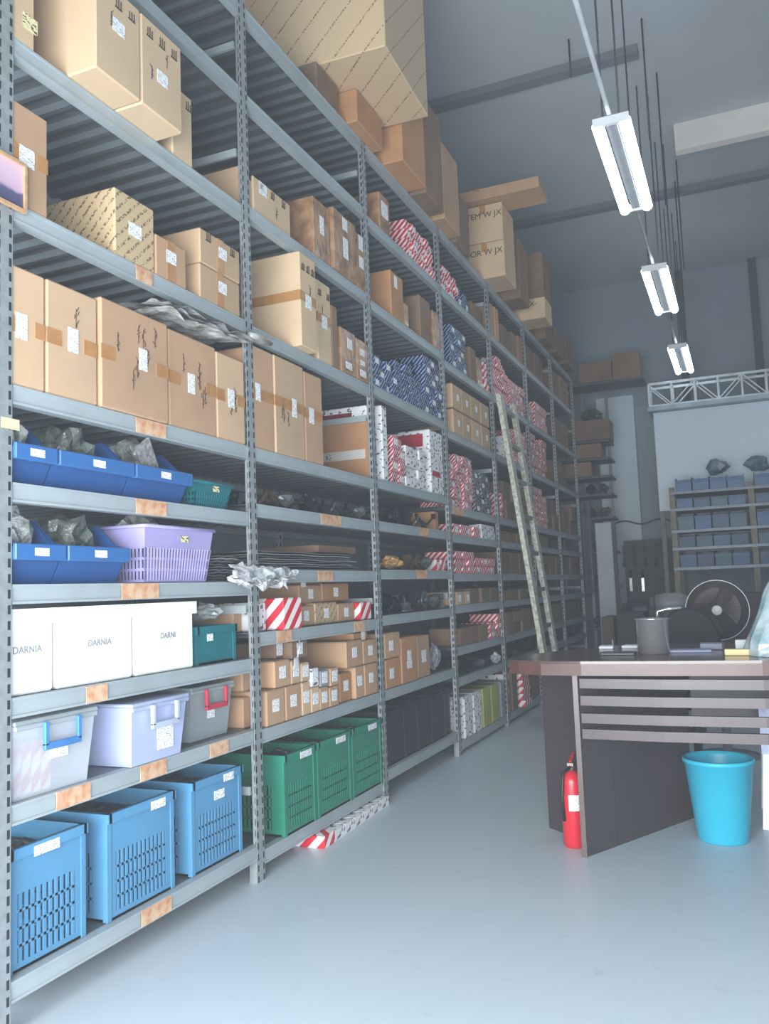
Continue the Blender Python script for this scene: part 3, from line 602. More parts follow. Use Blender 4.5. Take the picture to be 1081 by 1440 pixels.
# ------------------------------------------------------------------ storage boxes, bins and baskets of the nearest bay
def glassy(name, rgb, alpha, rough=.25):
    m, nt, b = newmat(name); L = nt.links
    tr = nd(nt, 'ShaderNodeBsdfTransparent'); mx = nd(nt, 'ShaderNodeMixShader'); mx.inputs[0].default_value = alpha
    b.inputs['Base Color'].default_value = lin(rgb); b.inputs['Roughness'].default_value = rough
    tc = nd(nt, 'ShaderNodeTexCoord'); nz = nd(nt, 'ShaderNodeTexNoise'); nz.inputs['Scale'].default_value = 14; L.new(tc.outputs['Object'], nz.inputs['Vector'])
    bp = nd(nt, 'ShaderNodeBump'); bp.inputs['Strength'].default_value = .15; L.new(nz.outputs['Fac'], bp.inputs['Height']); L.new(bp.outputs['Normal'], b.inputs['Normal'])
    L.new(tr.outputs[0], mx.inputs[1]); L.new(b.outputs[0], mx.inputs[2]); L.new(mx.outputs[0], nt.nodes['Material Output'].inputs['Surface'])
    return m
CLEAR = glassy('clear_plastic', (214, 220, 228), .42); CLEARG = glassy('cloudy_plastic', (172, 182, 186), .6); LILAC = glassy('lilac_plastic', (184, 194, 232), .86)
FILM = glassy('plastic_film', (190, 198, 198), .5, .15)
def tub(y0, y1, x, z, h, mat, desc, d=.42, hm=None, lid=None, stick=None, ks=1):
    y0 = max(y0, Y1+.045); w = y1-y0; z += .001; o = empty('storage_box', (x, y0, z)); auto(o, desc, 'storage box', 'G', y0, z)
    a = .018; m = MB(); t = .003
    def ring(off, inn): return [(-d+a*off+inn, a*off+inn), (-a*off-inn, a*off+inn), (-a*off-inn, w-a*off-inn), (-d+a*off+inn, w-a*off-inn)]
    r0, r1, s1, s0 = ring(1, 0), ring(0, 0), ring(0, t), ring(1, t)
    vs = [(p, q, 0) for p, q in r0]+[(p, q, h) for p, q in r1]+[(p, q, h) for p, q in s1]+[(p, q, t) for p, q in s0]
    fs = [(0,1,2,3), (12,13,14,15)]
    for i in range(4):
        j = (i+1) % 4; fs += [(i, j, 4+j, 4+i), (4+i, 4+j, 8+j, 8+i), (8+i, 8+j, 12+j, 12+i)]
    m.add(vs, fs).build('body', mat, o)
    l = MB().box(-d-.008, .008, -.006, w+.006, h+.001, h+.014).box(-.004, .010, -.004, w+.004, h-.014, h+.001)
    l.build('lid', lid or mat, o, bevel=.003)
    if hm:
        n = MB(); c = w*.52; s = min(.075, w*.3)
        n.box(.011, .024, c-s, c-s+.016, h-.07, h-.0).box(.011, .024, c+s-.016, c+s, h-.07, h).box(.011, .024, c-s, c+s, h-.082, h-.062)
        n.build('handle', hm, o, bevel=.002)
    for u, v, sw, sh in (stick or []): MB().box(.0, .0014, -sw/2, sw/2, -sh/2, sh/2).build('paper_sticker', STICK, o, (-a*(1-v)+.001, u*w, v*h))
    return o
zG = LZ('G', 0)
ya, yb = ycol(-4, .85, 0), ycol(133, .85, 0)
tub(ya, yb, .0, zG, .215, CLEAR, 'clear lidded box of red packets', hm=pm('blue_handle', (66, 130, 200), .4), lid=CLEARG, stick=[(.55, .52, .075, .028)])
ya = 1.80
for i in range(4):
    o = MB().box(-.1, 0, 0, .035, 0, .15).build('parts_packet', CARDS['redbig'], None, (-.035, ya+.068+i*.038, zG+.008)); auto(o, 'red striped packet inside the clear box', 'packet', 'G', ya+.03+i*.04, zG)
o = MB().blob((-.1, .12, .07), (.08, .055, .065), .3, 6, 3).build('plastic_bag', pm('pinkish_bag', (214, 176, 178), .4, 0, .2, 20, rgb2=(180, 110, 116)), None, (-.04, ya+.172, zG+.016)); auto(o, 'pinkish bag inside the clear box', 'bag', 'G', ya+.2, zG)
yc_, yd_ = ycol(185, .83, .02), ycol(262, .82, .02)
tub(yc_, yd_, .02, zG, .2, LILAC, 'lilac translucent box with large white label', d=.4, hm=pm('grey_handle', (196, 204, 222), .35), lid=pm('lilac_lid', (170, 180, 210), .4), stick=[(.62, .45, .09, .11)])
tub(ycol(268, .82, -.06), ycol(326, .82, -.06), -.06, zG, .2, CLEARG, 'cloudy grey box with red handle', d=.4, hm=pm('red_handle', (206, 60, 84), .4), stick=[(.5, .5, .05, .04)])
PICK = pm('blue_bin_plastic', (36, 84, 144), .4, 0, .05, 5)
TEAL = pm('teal_plastic', (22, 112, 122), .4, 0, .06, 5)
def bin_(y0, y1, x, z, h, desc, lv, d=.4):
    y0 = max(y0, Y1+.036); w = y1-y0-.003; z += .001; o = empty('stacking_bin', (x, y0, z)); auto(o, desc, 'bin', lv, y0, z); t = .005
    prof = [(-d, 0), (-.06, 0), (0, h*.58), (-.05, h*.64), (-.13, h), (-d, h)]
    m = MB(); 
    for yy in (0, w-t): m.prism([(p, q) for p, q in prof], yy, yy+t, axis='y')
    m.box(-d, -.06, 0, w, 0, t); m.box(-d, -d+t, 0, w, 0, h)
    m.prism([(-.06, 0), (-.055, 0), (.006, h*.58), (0, h*.58)], 0, w, axis='y')
    m.build('body', PICK, o)
    MB().box(-.012, .014, 0, w, h*.34, h*.58).build('front_lip', pm('blue_bin_lip', (50, 104, 166), .35, 0, .04, 5), o, bevel=.003)
    MB().box(.0142, .0155, -.028, .028, -.012, .012).build('paper_sticker', STICK, o, (0, w*.5, h*.46))
    return o
def bag(y, z, x, r, seed, desc, lv, mat=None, name='plastic_bag', cat='bag'):
    y = max(y, Y1+.036+r[1]+.012) if y < 2.3 else y
    m = MB().blob((0, 0, r[2]), r, .55, 5, seed, 3)
    o = m.build(name, mat or FILM, None, (x, y, z)); auto(o, desc, cat, lv, y, z); return o
zD, zE, zF = LZ('D', 0), LZ('E', 0), LZ('F', 0)
BAGM = pm('grey_plastic_bag', (140, 146, 142), .3, 0, .3, 30, rgb2=(84, 86, 84), bump=.6)
for lv, z, cols in (('D', zD, ((-14, 78), (80, 186), (188, 268))), ('E', zE, ((-14, 90), (92, 180)))):
    for i, (a, b) in enumerate(cols):
        ya_, yb_ = ycol(a, z+.07, .0), ycol(b, z+.07, .0)
        bin_(ya_, yb_, .0, z, .205, 'blue open fronted stacking bin', lv)
        bag((max(ya_, 1.84)+yb_)/2, z+.012, -.16, (.12, min(.13, (yb_-max(ya_, 1.84))*.44), .125), 3+i*2.3+z, 'crumpled plastic bag in a blue bin', lv, BAGM if i % 2 == 0 else pm('dark_plastic_bag', (96, 104, 98), .3, 0, .3, 30, rgb2=(50, 54, 50), bump=.6))
# clear ribbed packet leaning out of the third bin
o = MB().box(-.004, .004, -.035, .035, 0, .2).build('plastic_packet', pm('clear_ribbed_packet', (150, 150, 148), .3, 0, .3, 60, rgb2=(100, 96, 94)), None, (-.03, ycol(238, zD+.05), zD+.11)); o.rotation_euler = (.7, .25, 0)
o.location = (-.05, ycol(236, zD+.08), zD+.06); auto(o, 'ribbed plastic packet leaning from the third blue bin', 'packet', 'D', 2.5, zD)
def basket(y0, y1, x, z, h, mat, name, desc, lv, d=.3, bands=1):
    w = y1-y0; z += .004; o = empty(name, (x, y0, z)); auto(o, desc, 'basket', lv, y0, z)
    m = MB(); a = .025
    def P(u, v, s): # u along wall, v height, s which wall
        k = a*(1-v)
        if s == 0: return (-k, k+(w-2*k)*u, v*h)
        if s == 1: return (-d+k+(d-2*k)*u, k, v*h)
        if s == 2: return (-d+k+(d-2*k)*u, w-k, v*h)
        return (-d+k, k+(w-2*k)*u, v*h)
    for s in range(4):
        L = w if s in (0, 3) else d; n = int(L/.018)
        for i in range(n+1): m.bar(P(i/n, .02, s), P(i/n, .62, s), .008, .004)
        for v in (.02, .22, .42): m.bar(P(0, v, s), P(1, v, s), .004, .01)
        q = [P(0, .6, s), P(1, .6, s), P(1, 1, s), P(0, 1, s)]; c = Vector((-d/2, w/2, 0))
        q2 = [Vector(p)+(c-Vector((p[0], p[1], 0))).normalized()*.005 for p in q]
        m.add(q+q2, [(0,1,2,3),(7,6,5,4),(0,4,5,1),(3,2,6,7),(0,3,7,4),(1,5,6,2)])
    m.box(-d+a, -a, a, w-a, 0, .006); m.build('body', mat, o)
    r = MB(); e = .014
    r.tube([(e*.5, 0, h), (e*.5, w, h), (0, w+e*.5, h), (-d, w+e*.5, h), (-d-e*.5, w, h), (-d-e*.5, 0, h), (-d, -e*.5, h), (0, -e*.5, h)], .007, 6, True)
    r.build('rim', mat, o)
    MB().box(.002, .0035, -.022, .022, -.012, .012).build('paper_sticker', STICK2, o, (-.002, w*.55, h*.8))
    return o
basket(ycol(204, zE+.12, .0), ycol(300, zE+.12, 0), .0, zE, .2, pm('lilac_basket', (166, 158, 206), .35, 0, .04), 'plastic_basket', 'lilac plastic basket with slotted sides', 'E', d=.36)
bag(ycol(240, zE+.1)-.0, zE+.012, -.14, (.11, .13, .13), 8.8, 'crumpled clear bag in the lilac basket', 'E', BAGM)
basket(ycol(274, zD+.1, -.03), ycol(326, zD+.1, -.03), -.03, zD, .1, TEAL, 'plastic_basket', 'small teal plastic basket', 'D', d=.26)
o = crate(ycol(275, 1.0, -.04), ycol(330, 1.0, -.04), -.04, zF, .15, TEAL, 'plastic_bin', 'teal plastic bin with dark label', 'bin', 'F', d=.3, slots=False, stick=[(.35, .7, .04, .03)])
bag(ycol(300, 1.1, -.1), zF+.165, -.14, (.09, .07, .04), 12.4, 'clear bag spilling from the teal bin', 'F', FILM)
# ------------------------------------------------------------------ flat sheets
SHM = [pm('grey_sheet', (158, 162, 162), .6, .1, .15, 6), pm('dark_sheet', (116, 118, 120), .6, .1, .15, 6), pm('brown_sheet', (150, 120, 92), .8, 0, .12, 6)]
def sheets(pl, pr, lv, b, n, mats, seed, x=-.02, base=0.):
    rr = random.Random(seed); z = LZ(lv, b)+base+.001; y0, y1 = ycol(pl, z+.05, x), ycol(pr, z+.05, x)
    for k in range(n):
        y1 = min(y1, Y1+(b+1)*W-.02)
        a = y0+rr.uniform(0, .1)*(y1-y0); c = y1-rr.uniform(0, .25)*(y1-y0); dx = -rr.random()*.06; t = .007; am = .002
        if k == 0: am = 0
        m = MB(); nu = 10; L = c-a; Wd = .45; vs = []
        for s_ in (0, 1):
            for i in range(nu+1):
                for j in (0, 1): vs.append((-Wd*j, L*i/nu, .0015+am*math.sin(i*1.3+seed)+s_*t*.6))
        N = (nu+1)*2; fs = []
        for i in range(nu):
            p = 2*i; fs += [(p, p+1, p+3, p+2), (N+p, N+p+2, N+p+3, N+p+1), (p, p+2, N+p+2, N+p), (p+1, N+p+1, N+p+3, p+3)]
        fs += [(0, N, N+1, 1), (2*nu, 2*nu+1, N+2*nu+1, N+2*nu)]
        m.add(vs, fs); o = m.build('gasket_sheet', mats[k % len(mats)], None, (x+dx, a, z+k*(t+.0045)+(0 if k == 0 else .003)))
        auto(o, 'flat thin sheet in the stack', 'sheet', lv, y0, z+k*.02, 'stacked flat sheets')
sheets(372, 524, 'E', 1, 8, [SHM[0], SHM[1], SHM[0], SHM[1]], 3)
sheets(302, 348, 'E', 0, 10, [SHM[0], SHM[1]], 5, x=-.06)
sheets(318, 349, 'D', 0, 7, [SHM[1], SHM[0]], 6, x=-.08)
carton('E', 458, 0, 521, 'brown', -.1, .35, 'flat brown carton on the sheets', base=LZ('E', 1)+.1, h=.04, y0=3.95, y1=4.42, b=1)
# ------------------------------------------------------------------ loose metal parts
PM = [pm('black_part', (30, 31, 34), .45, .3, .3, 15), pm('steel_part', (120, 122, 124), .35, .8, .3, 15), pm('brown_part', (84, 62, 48), .6, .2, .3, 15), pm('grey_bagged_part', (92, 96, 98), .25, .1, .35, 25, bump=.5)]
def part(kind, s):
    m = MB()
    if kind == 'pulley':
        m.lathe([(.02, -.02), (.055, -.02), (.055, -.014), (.04, -.008), (.04, .008), (.055, .014), (.055, .02), (.02, .02)], (0, 0, .055), 18, 'x')
        m.lathe([(.012, -.035), (.012, .035)], (0, 0, .055), 10, 'x')
    elif kind == 'hose':
        m.tube([(.0, -.07, .012), (.02, -.06, .05), (.0, -.02, .075), (-.01, .03, .06), (.01, .06, .03), (.0, .08, .012)], .012, 8)
        m.lathe([(.017, -.01), (.017, .01)], (0, -.07, .018), 10, 'x')
    elif kind == 'bracket':
        m.prism([(-.05, 0), (.05, 0), (.05, .02), (.02, .03), (.015, .085), (-.015, .085), (-.03, .03), (-.05, .02)], -.02, .02, axis='x')
        m.lathe([(.018, -.03), (.018, .03)], (0, 0, .07), 12, 'x')
    elif kind == 'mount':
        m.lathe([(.05, 0), (.05, .01), (.035, .02), (.04, .04), (.028, .05), (.01, .055), (.01, .085)], (0, 0, 0), 16)
    elif kind == 'rod':
        m.tube([(0, -.09, .02), (0, 0, .045), (0, .09, .09)], .006, 6); m.lathe([(.016, -.01), (.016, .01)], (0, .09, .09), 10, 'x'); m.lathe([(.02, -.01), (.02, .01)], (0, -.09, .02), 10, 'x')
    else:
        m.blob((0, 0, .045), (.06, .07, .045), .5, 5, s*7, 2)
    return m
DN = {'pulley': ('pulley', 'grooved metal pulley'), 'hose': ('hose', 'bent black hose'), 'bracket': ('bracket', 'dark metal bracket'), 'mount': ('mount', 'round rubber mount'), 'rod': ('rod', 'thin linkage rod'), 'bag': ('bag', 'bagged grey part')}
MESHES = {}
def junk(lv, pl, pr, n, seed, b, kinds=('pulley', 'hose', 'bracket', 'mount', 'rod', 'bag'), sc=1., x=-.07, rows=2, mats=(0, 0, 0, 1, 2)):
    rr = random.Random(seed); z = LZ(lv, b); y0, y1 = max(ycol(pl, z+.05, x), Y1+b*W+.04), min(ycol(pr, z+.05, x), Y1+(b+1)*W-.04)
    cols_ = max(1, n//rows); w = (y1-y0)/cols_
    for i in range(cols_):
        for r_ in range(rows):
            ym, xm = y0+(i+.5)*w, x-r_*.16*sc
            if settle(xm-.07, xm+.07, ym-w*.4, ym+w*.4, z+.002, z+.1, False) != (xm-.07, xm+.07, ym-w*.4, ym+w*.4, z+.002, z+.1): continue
            k = rr.choice(kinds); mi = rr.choice(mats) if k != 'bag' else 3
            key = (k, mi)
            s = min(sc*rr.uniform(.85, 1.2), w/.15*1.1)
            if key not in MESHES:
                o = part(k, rr.random()).build(DN[k][0] if k != 'bag' else 'plastic_bag', PM[mi]); MESHES[key] = o; first = True
            else: o = MESHES[key].copy(); col.objects.link(o)
            o.location = (x-r_*.16*sc, y0+(i+.5)*w, z+.004); o.scale = (s, s, s)
            auto(o, DN[k][1], DN[k][0], lv, y0+(i+.5)*w, z+r_*.3, None)
junk('D', 366, 520, 16, 1, 1, sc=1.25)
junk('D', 545, 610, 8, 2, 2, sc=1.1)
junk('E', 566, 612, 8, 3, 2, kinds=('pulley', 'bracket', 'mount', 'bag'), sc=1.1)
junk('F', 546, 632, 12, 4, 2, sc=1.2, mats=(0, 0, 1))
junk('G2', 656, 690, 6, 5, 3, sc=.9, x=-.05)
for b in (4, 5, 6):
    for lv in ('G2', 'D'):
        if b == 4 or lv == 'G2':
            junk(lv, pxof((0, Y1+b*W+.1, .7)), pxof((0, Y1+(b+1)*W-.1, .7)), 4, b*7+ord(lv[0]), b, sc=1.)
bag(ycol(552, 1.38, -.04), LZ('E', 2), -.05, (.07, .12, .045), 2.2, 'amber bag of small parts', 'E', pm('amber_bag', (206, 160, 84), .3, 0, .3, 40, rgb2=(120, 100, 80), bump=.5))
bag(ycol(612, .72, -.06), LZ('G', 2), -.07, (.05, .09, .1), 5.5, 'grey plastic wrapped canister bundle', 'G', pm('pale_wrap', (150, 152, 160), .3, 0, .2, 30, rgb2=(100, 102, 112)))
bag(6.98, LZ('G2', 3)+.003, -.03, (.05, .11, .05), 1.5, 'white cloth lying among dark parts', 'G2', pm('white_cloth', (190, 194, 198), .8, 0, .1), 'cloth', 'cloth')
# ------------------------------------------------------------------ crumpled film bundles, tags
def crumple(y0, y1, z0, z1, x0, x1, mat, name, label, cat, seed, n=26):
    rr = random.Random(seed); m = MB(); nu, nv = 22, 10
    for L in range(3):
        ph = rr.random()*10
        def P(i, j):
            u, v = i/nu, j/nv
            q = Vector((u*5+ph, v*3+L, seed))
            return (x0+(x1-x0)*v+.03*noise.noise(q), y0+(y1-y0)*u*(.9+.1*L)+.02*noise.noise(q*1.7), z0+(z1-z0)*(.25+.28*L)+(z1-z0)*.42*noise.noise(q*1.3)-(v*v)*(z1-z0)*.5)
        vs = [P(i, j) for j in range(nv+1) for i in range(nu+1)]
        fs = [(j*(nu+1)+i, j*(nu+1)+i+1, (j+1)*(nu+1)+i+1, (j+1)*(nu+1)+i) for j in range(nv) for i in range(nu)]
        m.add(vs, fs)
    o = m.build(name, mat); return tag(o, label, cat)
FOIL = pm('silvery_film', (196, 198, 198), .22, .2, .15, 14, rgb2=(146, 142, 136), bump=.4)
WFILM = pm('white_film', (222, 224, 226), .25, 0, .15, 20, rgb2=(130, 132, 136), bump=.4)
crumple(ycol(218, 2.26), 3.06, 2.285, 2.345, -.2, .06, FOIL, 'plastic_sheeting', 'crumpled silvery sheeting on the tall cartons below seventh shelf', 'plastic sheeting', 4)
MB().tube([(.045, 3.09, 2.33), (.045, 3.17, 2.335), (.045, 3.27, 2.34)], [.014, .024, .012], 8).build('plastic_roll', FOIL)
tag(bpy.data.objects['plastic_roll'], 'thin roll of silvery film crossing the second steel post', 'plastic roll')
crumple(ycol(322, 1.3, .05), ycol(398, 1.3, .05), 1.25, 1.33, .05, .11, WFILM, 'hanging_bag', 'white crumpled plastic bag caught on the second post', 'bag', 9)
ty, tz = atx(418, 918, .03)
m = MB().box(-.001, .001, -.03, .01, -.07, -.02); m.tube([(0, 0, -.02), (0, .02, .02), (-.02, .06, .06)], .004, 5)
o = m.build('hanging_tag', WFILM, None, (.03, ty, tz)); tag(o, 'white tag on twisted string before the small cartons', 'tag')
yy, zz = atx(0, 592, .012)
tag(MB().box(0, .0015, -.03, .035, -.016, .016).build('sticky_note', pm('cream_note', (236, 222, 170), .6), None, (.005, 1.82, zz)), 'cream note stuck on the nearest steel post', 'note')
# picture frame hung on the nearest post
ya, za = atx(-28, 225, .03); yb, zb = atx(40, 225, .03); _, zc = atx(40, 300, .03)
fr = empty('picture_frame', (.012, ya, zc)); tag(fr, 'thin wooden framed sunset picture hung on the nearest post', 'picture'); w, h = yb-ya, .155
MB().box(0, .014, 0, w, 0, .009).box(0, .014, 0, w, h-.009, h).box(0, .014, 0, .009, .009, h-.009).box(0, .014, w-.009, w, .009, h-.009).build('frame', pm('light_wood', (196, 156, 116), .5, 0, .15, 30), fr)
m, nt, b = newmat('sunset_print'); L = nt.links
tc = nd(nt, 'ShaderNodeTexCoord'); sp = nd(nt, 'ShaderNodeSeparateXYZ'); L.new(tc.outputs['Object'], sp.inputs[0]); nz = nd(nt, 'ShaderNodeTexNoise'); nz.inputs['Scale'].default_value = 10; L.new(tc.outputs['Object'], nz.inputs['Vector'])
ad = nd(nt, 'ShaderNodeMath', operation='MULTIPLY_ADD'); ad.inputs[1].default_value = .07; L.new(nz.outputs['Fac'], ad.inputs[0]); L.new(sp.outputs['Z'], ad.inputs[2])
mr = nd(nt, 'ShaderNodeMapRange'); mr.inputs['From Min'].default_value = .03; mr.inputs['From Max'].default_value = .19; L.new(ad.outputs[0], mr.inputs['Value'])
cr = nd(nt, 'ShaderNodeValToRGB'); e = cr.color_ramp.elements; e[0].color = lin((70, 66, 96)); e[1].color = lin((226, 186, 190))
for p_, c_2 in ((.42, (84, 82, 116)), (.5, (190, 160, 180)), (.7, (206, 176, 196))): q = e.new(p_); q.color = lin(c_2)
L.new(mr.outputs[0], cr.inputs[0]); L.new(cr.outputs[0], b.inputs['Base Color']); b.inputs['Roughness'].default_value = .15
MB().box(.002, .006, .009, w-.009, .009, h-.009).build('picture', m, fr)
# flat striped cartons on the floor in front of the second bay
n_ = 7
for i in range(n_):
    p0 = Vector((.02, 3.62)); p1 = Vector((-.0, 4.45)); a = p0.lerp(p1, i/n_); b_ = p0.lerp(p1, (i+1)/n_)
    o = MB().box(-.2, 0, 0, (b_-a).length-.008, 0, .05 if i else .055).build('flat_carton', CARDS['redbig' if i == 0 else 'whitebox'], None, (a.x+.04, a.y, .0), bevel=.002)
    tag(o, ('red and white striped flat carton at the near end of the floor row', 'white printed flat carton second in the floor row', 'white printed flat carton third in the floor row', 'white printed flat carton fourth in the floor row', 'white printed flat carton fifth in the floor row', 'white printed flat carton sixth in the floor row', 'white printed flat carton at the far end of floor row')[i], 'box', 'flat cartons lying on the floor')
# ------------------------------------------------------------------ ceiling lights
EM = bpy.data.materials.new('tube_glow'); EM.use_nodes = True; nt = EM.node_tree; b = nt.nodes['Principled BSDF']
b.inputs['Base Color'].default_value = (1, 1, 1, 1); b.inputs['Emission Color'].default_value = (.86, .94, 1, 1); b.inputs['Emission Strength'].default_value = 8
WHT = pm('white_enamel', (224, 228, 230), .4, 0, .03)
RODM = pm('dark_rod', (60, 66, 74), .5, .2, .1)
for i, (y, nm) in enumerate(((4.93, 'nearest'), (7.52, 'middle'), (10.26, 'farthest'))):
    L_ = empty('ceiling_light', (1.42, y, 3.9)); tag(L_, nm+' twin tube batten light hanging over the aisle', 'ceiling light', 'hanging batten lights')
    MB().box(-.03, .03, .0, 1.28, .0, .05).build('housing', pm('grey_housing', (120, 126, 132), .5), L_)
    MB().box(-.105, .105, -.01, .012, -.012, .04).build('end_cap', WHT, L_); MB().box(-.105, .105, 1.268, 1.29, -.012, .04).build('end_cap', WHT, L_)
    for s in (-1, 1): MB().tube([(s*.078, .013, 0), (s*.078, 1.267, 0)], .036, 14).build('fluorescent_tube', EM, L_)
    for s, yy in ((-.045, .005), (.03, .2), (.01, 1.1)): MB().tube([(s, yy, .045), (s, yy, CEIL-3.9)], .006, 6).build('suspension_rod', RODM, L_)
tag(MB().tube([(1.40, 1.0, 4.02), (1.40, 12.4, 4.02)], .014, 8).build('conduit_pipe', pm('pale_conduit', (190, 196, 200), .5)), 'pale conduit pipe running above the hanging lights', 'pipe')
for i, (x, y, z) in enumerate(((1.52, 6.6, 4.6), (1.56, 7.4, 4.4), (1.5, 8.7, 4.3), (1.6, 9.1, 4.4), (1.55, 9.6, 4.2))):
    tag(MB().tube([(x, y, z), (x, y, CEIL)], .007, 6).build('threaded_rod', RODM), 'dark rod hanging from ceiling, '+ORD[i].replace('leftmost', 'nearest')+' behind the nearest light', 'rod')
tag(MB().tube([(.95, 6.6, CEIL-.32), (.95, 6.6, CEIL)], .008, 6).build('threaded_rod', RODM), 'short dark rod hanging beside the first ceiling beam', 'rod')
# ------------------------------------------------------------------ desk
WOOD = pm('dark_walnut', (84, 58, 54), .35, 0, .2, 3, rgb2=(60, 40, 40))
EDGE = pm('reddish_wood_edge', (88, 56, 50), .35, 0, .15, 8)
PANELW = pm('dark_side_panel', (66, 56, 60), .45, 0, .1, 2)
SLAT = pm('brown_slat', (74, 60, 60), .35, 0, .1, 6)
TZ = .86
dk = empty('office_desk', (1.6, 4.2, 0)); tag(dk, 'large dark brown wooden desk with slatted front and curved top', 'desk')
ox, oy = -1.6, -4.2
def sh(poly): return [(a+ox, b+oy) for a, b in poly]
top = [(1.42, 4.78), (1.15, 4.42), (.98, 4.12), (.92, 3.93), (.93, 3.83), (.99, 3.77), (1.1, 3.73), (1.28, 3.715), (1.6, 3.72), (2.0, 3.75), (2.5, 3.82), (2.9, 3.9), (2.9, 4.78)]
MB().prism(sh(top), TZ-.012, TZ).build('table_top', pm('desk_top_surface', (88, 66, 64), .18, 0, .15, 3), dk)
MB().prism([((a-1.9)*.997+1.9+ox, (b-4.25)*.997+4.25+oy) for a, b in top], TZ-.062, TZ-.012).build('top_edge', EDGE, dk)
A_, B_ = Vector((1.24, 3.84)), Vector((1.64, 4.60)); dr = (B_-A_).normalized(); nr = Vector((-dr.y, dr.x))
def quad(a, b, t, z0, z1, nm, mat):
    n = Vector((-(b-a).normalized().y, (b-a).normalized().x))*t
    return MB().prism(sh([tuple(a), tuple(b), tuple(b+n), tuple(a+n)]), z0, z1).build(nm, mat, dk)
quad(A_, A_+dr*.22, .024, .0, TZ-.064, 'side_panel', PANELW)
quad(A_+dr*.225, B_, .024, .0, TZ-.064, 'side_panel', PANELW)
MB().bar((A_.x+ox-.01, A_.y+oy, 0), (A_.x+ox-.01, A_.y+oy, TZ-.064), .022, .022).build('corner_post', pm('brown_edge_strip', (92, 76, 74), .3, 0, .1), dk)
C_, D_ = Vector((.985, 4.24)), Vector((1.285, 3.985))
quad(D_, C_, -.02, .0, TZ-.064, 'end_panel', PANELW)
quad(C_, C_+dr*.42, -.02, 0, TZ-.064, 'back_panel', PANELW)
for i, z in enumerate((.735, .66, .583, .515)):
    m = MB(); pts = [(1.25, 3.83), (1.6, 3.815), (2.0, 3.83), (2.45, 3.88), (2.85, 3.96)]
    P = [(a+ox, b+oy) for a, b in pts]; m.prism(P+[(a, b+.022) for a, b in P[::-1]], z-.004, z+.038)
    m.build('front_slat', SLAT, dk)
quad(Vector((2.85, 3.97)), Vector((2.6, 4.7)), .024, 0, TZ-.064, 'side_panel', PANELW)
m = MB(); pts = sh([(1.66, 4.64), (2.6, 4.70)]); m.prism(pts+[(a, b+.02) for a, b in pts[::-1]], .5, TZ-.064); m.build('modesty_panel', PANELW, dk)
# waste bin
tag(MB().lathe([(.0, 0), (.108, 0), (.112, .006), (.15, .35), (.158, .352), (.158, .37), (.147, .37), (.145, .35), (.106, .014), (.0, .012)], (0, 0, 0), 48, cap=False).build('waste_bin', pm('turquoise_plastic', (40, 172, 200), .4, 0, .03, 4), None, (1.785, 4.27, 0)), 'turquoise plastic waste bin under the desk front', 'waste bin')
# fire extinguisher
ex = empty('fire_extinguisher', (1.16, 3.985, 0)); ex.scale = (.92, .92, .88); tag(ex, 'small red fire extinguisher standing against the desk end', 'fire extinguisher')
REDX = pm('red_enamel', (206, 36, 50), .3, 0, .05)
MB().lathe([(.0, 0), (.05, 0), (.056, .008), (.056, .33), (.05, .36), (.03, .378), (.018, .385), (0, .385)], (0, 0, 0), 28, cap=False).build('cylinder', REDX, ex)
MB().lathe([(.016, .383), (.016, .41)], (0, 0, 0), 12).box(-.015, .015, -.02, .045, .41, .425).build('valve', pm('valve_metal', (150, 130, 120), .3, .6), ex)
MB().bar((0, -.01, .43), (0, .08, .46), .014, .006).bar((0, .0, .41), (0, .07, .395), .014, .006).build('lever', REDX, ex)
MB().tube([(0, -.02, .405), (-.03, -.06, .38), (-.04, -.065, .25), (-.035, -.06, .14)], .008, 8).build('hose', pm('black_rubber', (24, 24, 26), .5), ex)
m = MB(); vs = []
for k in range(9):
    a = -1.25+k*.17-.5; vs += [(.0572*math.cos(a), .0572*math.sin(a), .19), (.0572*math.cos(a), .0572*math.sin(a), .27)]
m.add(vs, [(2*k, 2*k+2, 2*k+3, 2*k+1) for k in range(8)]).build('instruction_label', STICK, ex)
# ---- things on the desk
def dz(px, py): return atz(px, py, TZ)
kx, ky = dz(917, 921)
pot = empty('steel_pot', (kx, ky+.08, TZ)); tag(pot, 'shiny steel pot standing on the desk', 'pot')
CHR = pm('polished_steel', (214, 214, 214), .17, .85, .05)
MB().lathe([(.0, 0), (.066, 0), (.07, .004), (.073, .155), (.078, .158), (.078, .162), (.071, .162), (.068, .008), (0, .008)], (0, 0, 0), 40, cap=False).build('body', CHR, pot)
MB().tube([(.02, .05, .158), (.02, .06, .19), (.06, .06, .2), (.13, .06, .205)], .006, 8).build('handle', CHR, pot)
def flat(px, py, w, d, h, mat, nm, label, cat, rz=0.):
    x, y = dz(px, py); return tag(MB().box(-w/2, w/2, 0, d, 0, h).build(nm, mat, None, (x, y, TZ+.0006), rotz=rz, bevel=min(.003, h*.2)), label, cat)
PAP = pm('white_paper', (226, 228, 232), .7, 0, .03)
flat(868, 922, .15, .1, .012, pm('dark_phone', (38, 42, 52), .2), 'phone', 'dark flat phone lying at the left of the desk items', 'phone')
flat(852, 913, .07, .1, .014, PAP, 'paper_pad', 'leftmost white paper pad on the desk', 'paper', .1)
flat(885, 912, .08, .08, .014, PAP, 'paper_pad', 'white paper pad just left of the steel pot', 'paper', -.1)
flat(968, 918, .2, .1, .012, pm('grey_blue_folder', (138, 146, 170), .5), 'folder', 'grey blue folder right of the steel pot', 'folder', .05)
flat(1000, 914, .1, .08, .03, pm('slate_box', (110, 116, 134), .5), 'pencil_case', 'grey pencil case behind the folder', 'case', 0)
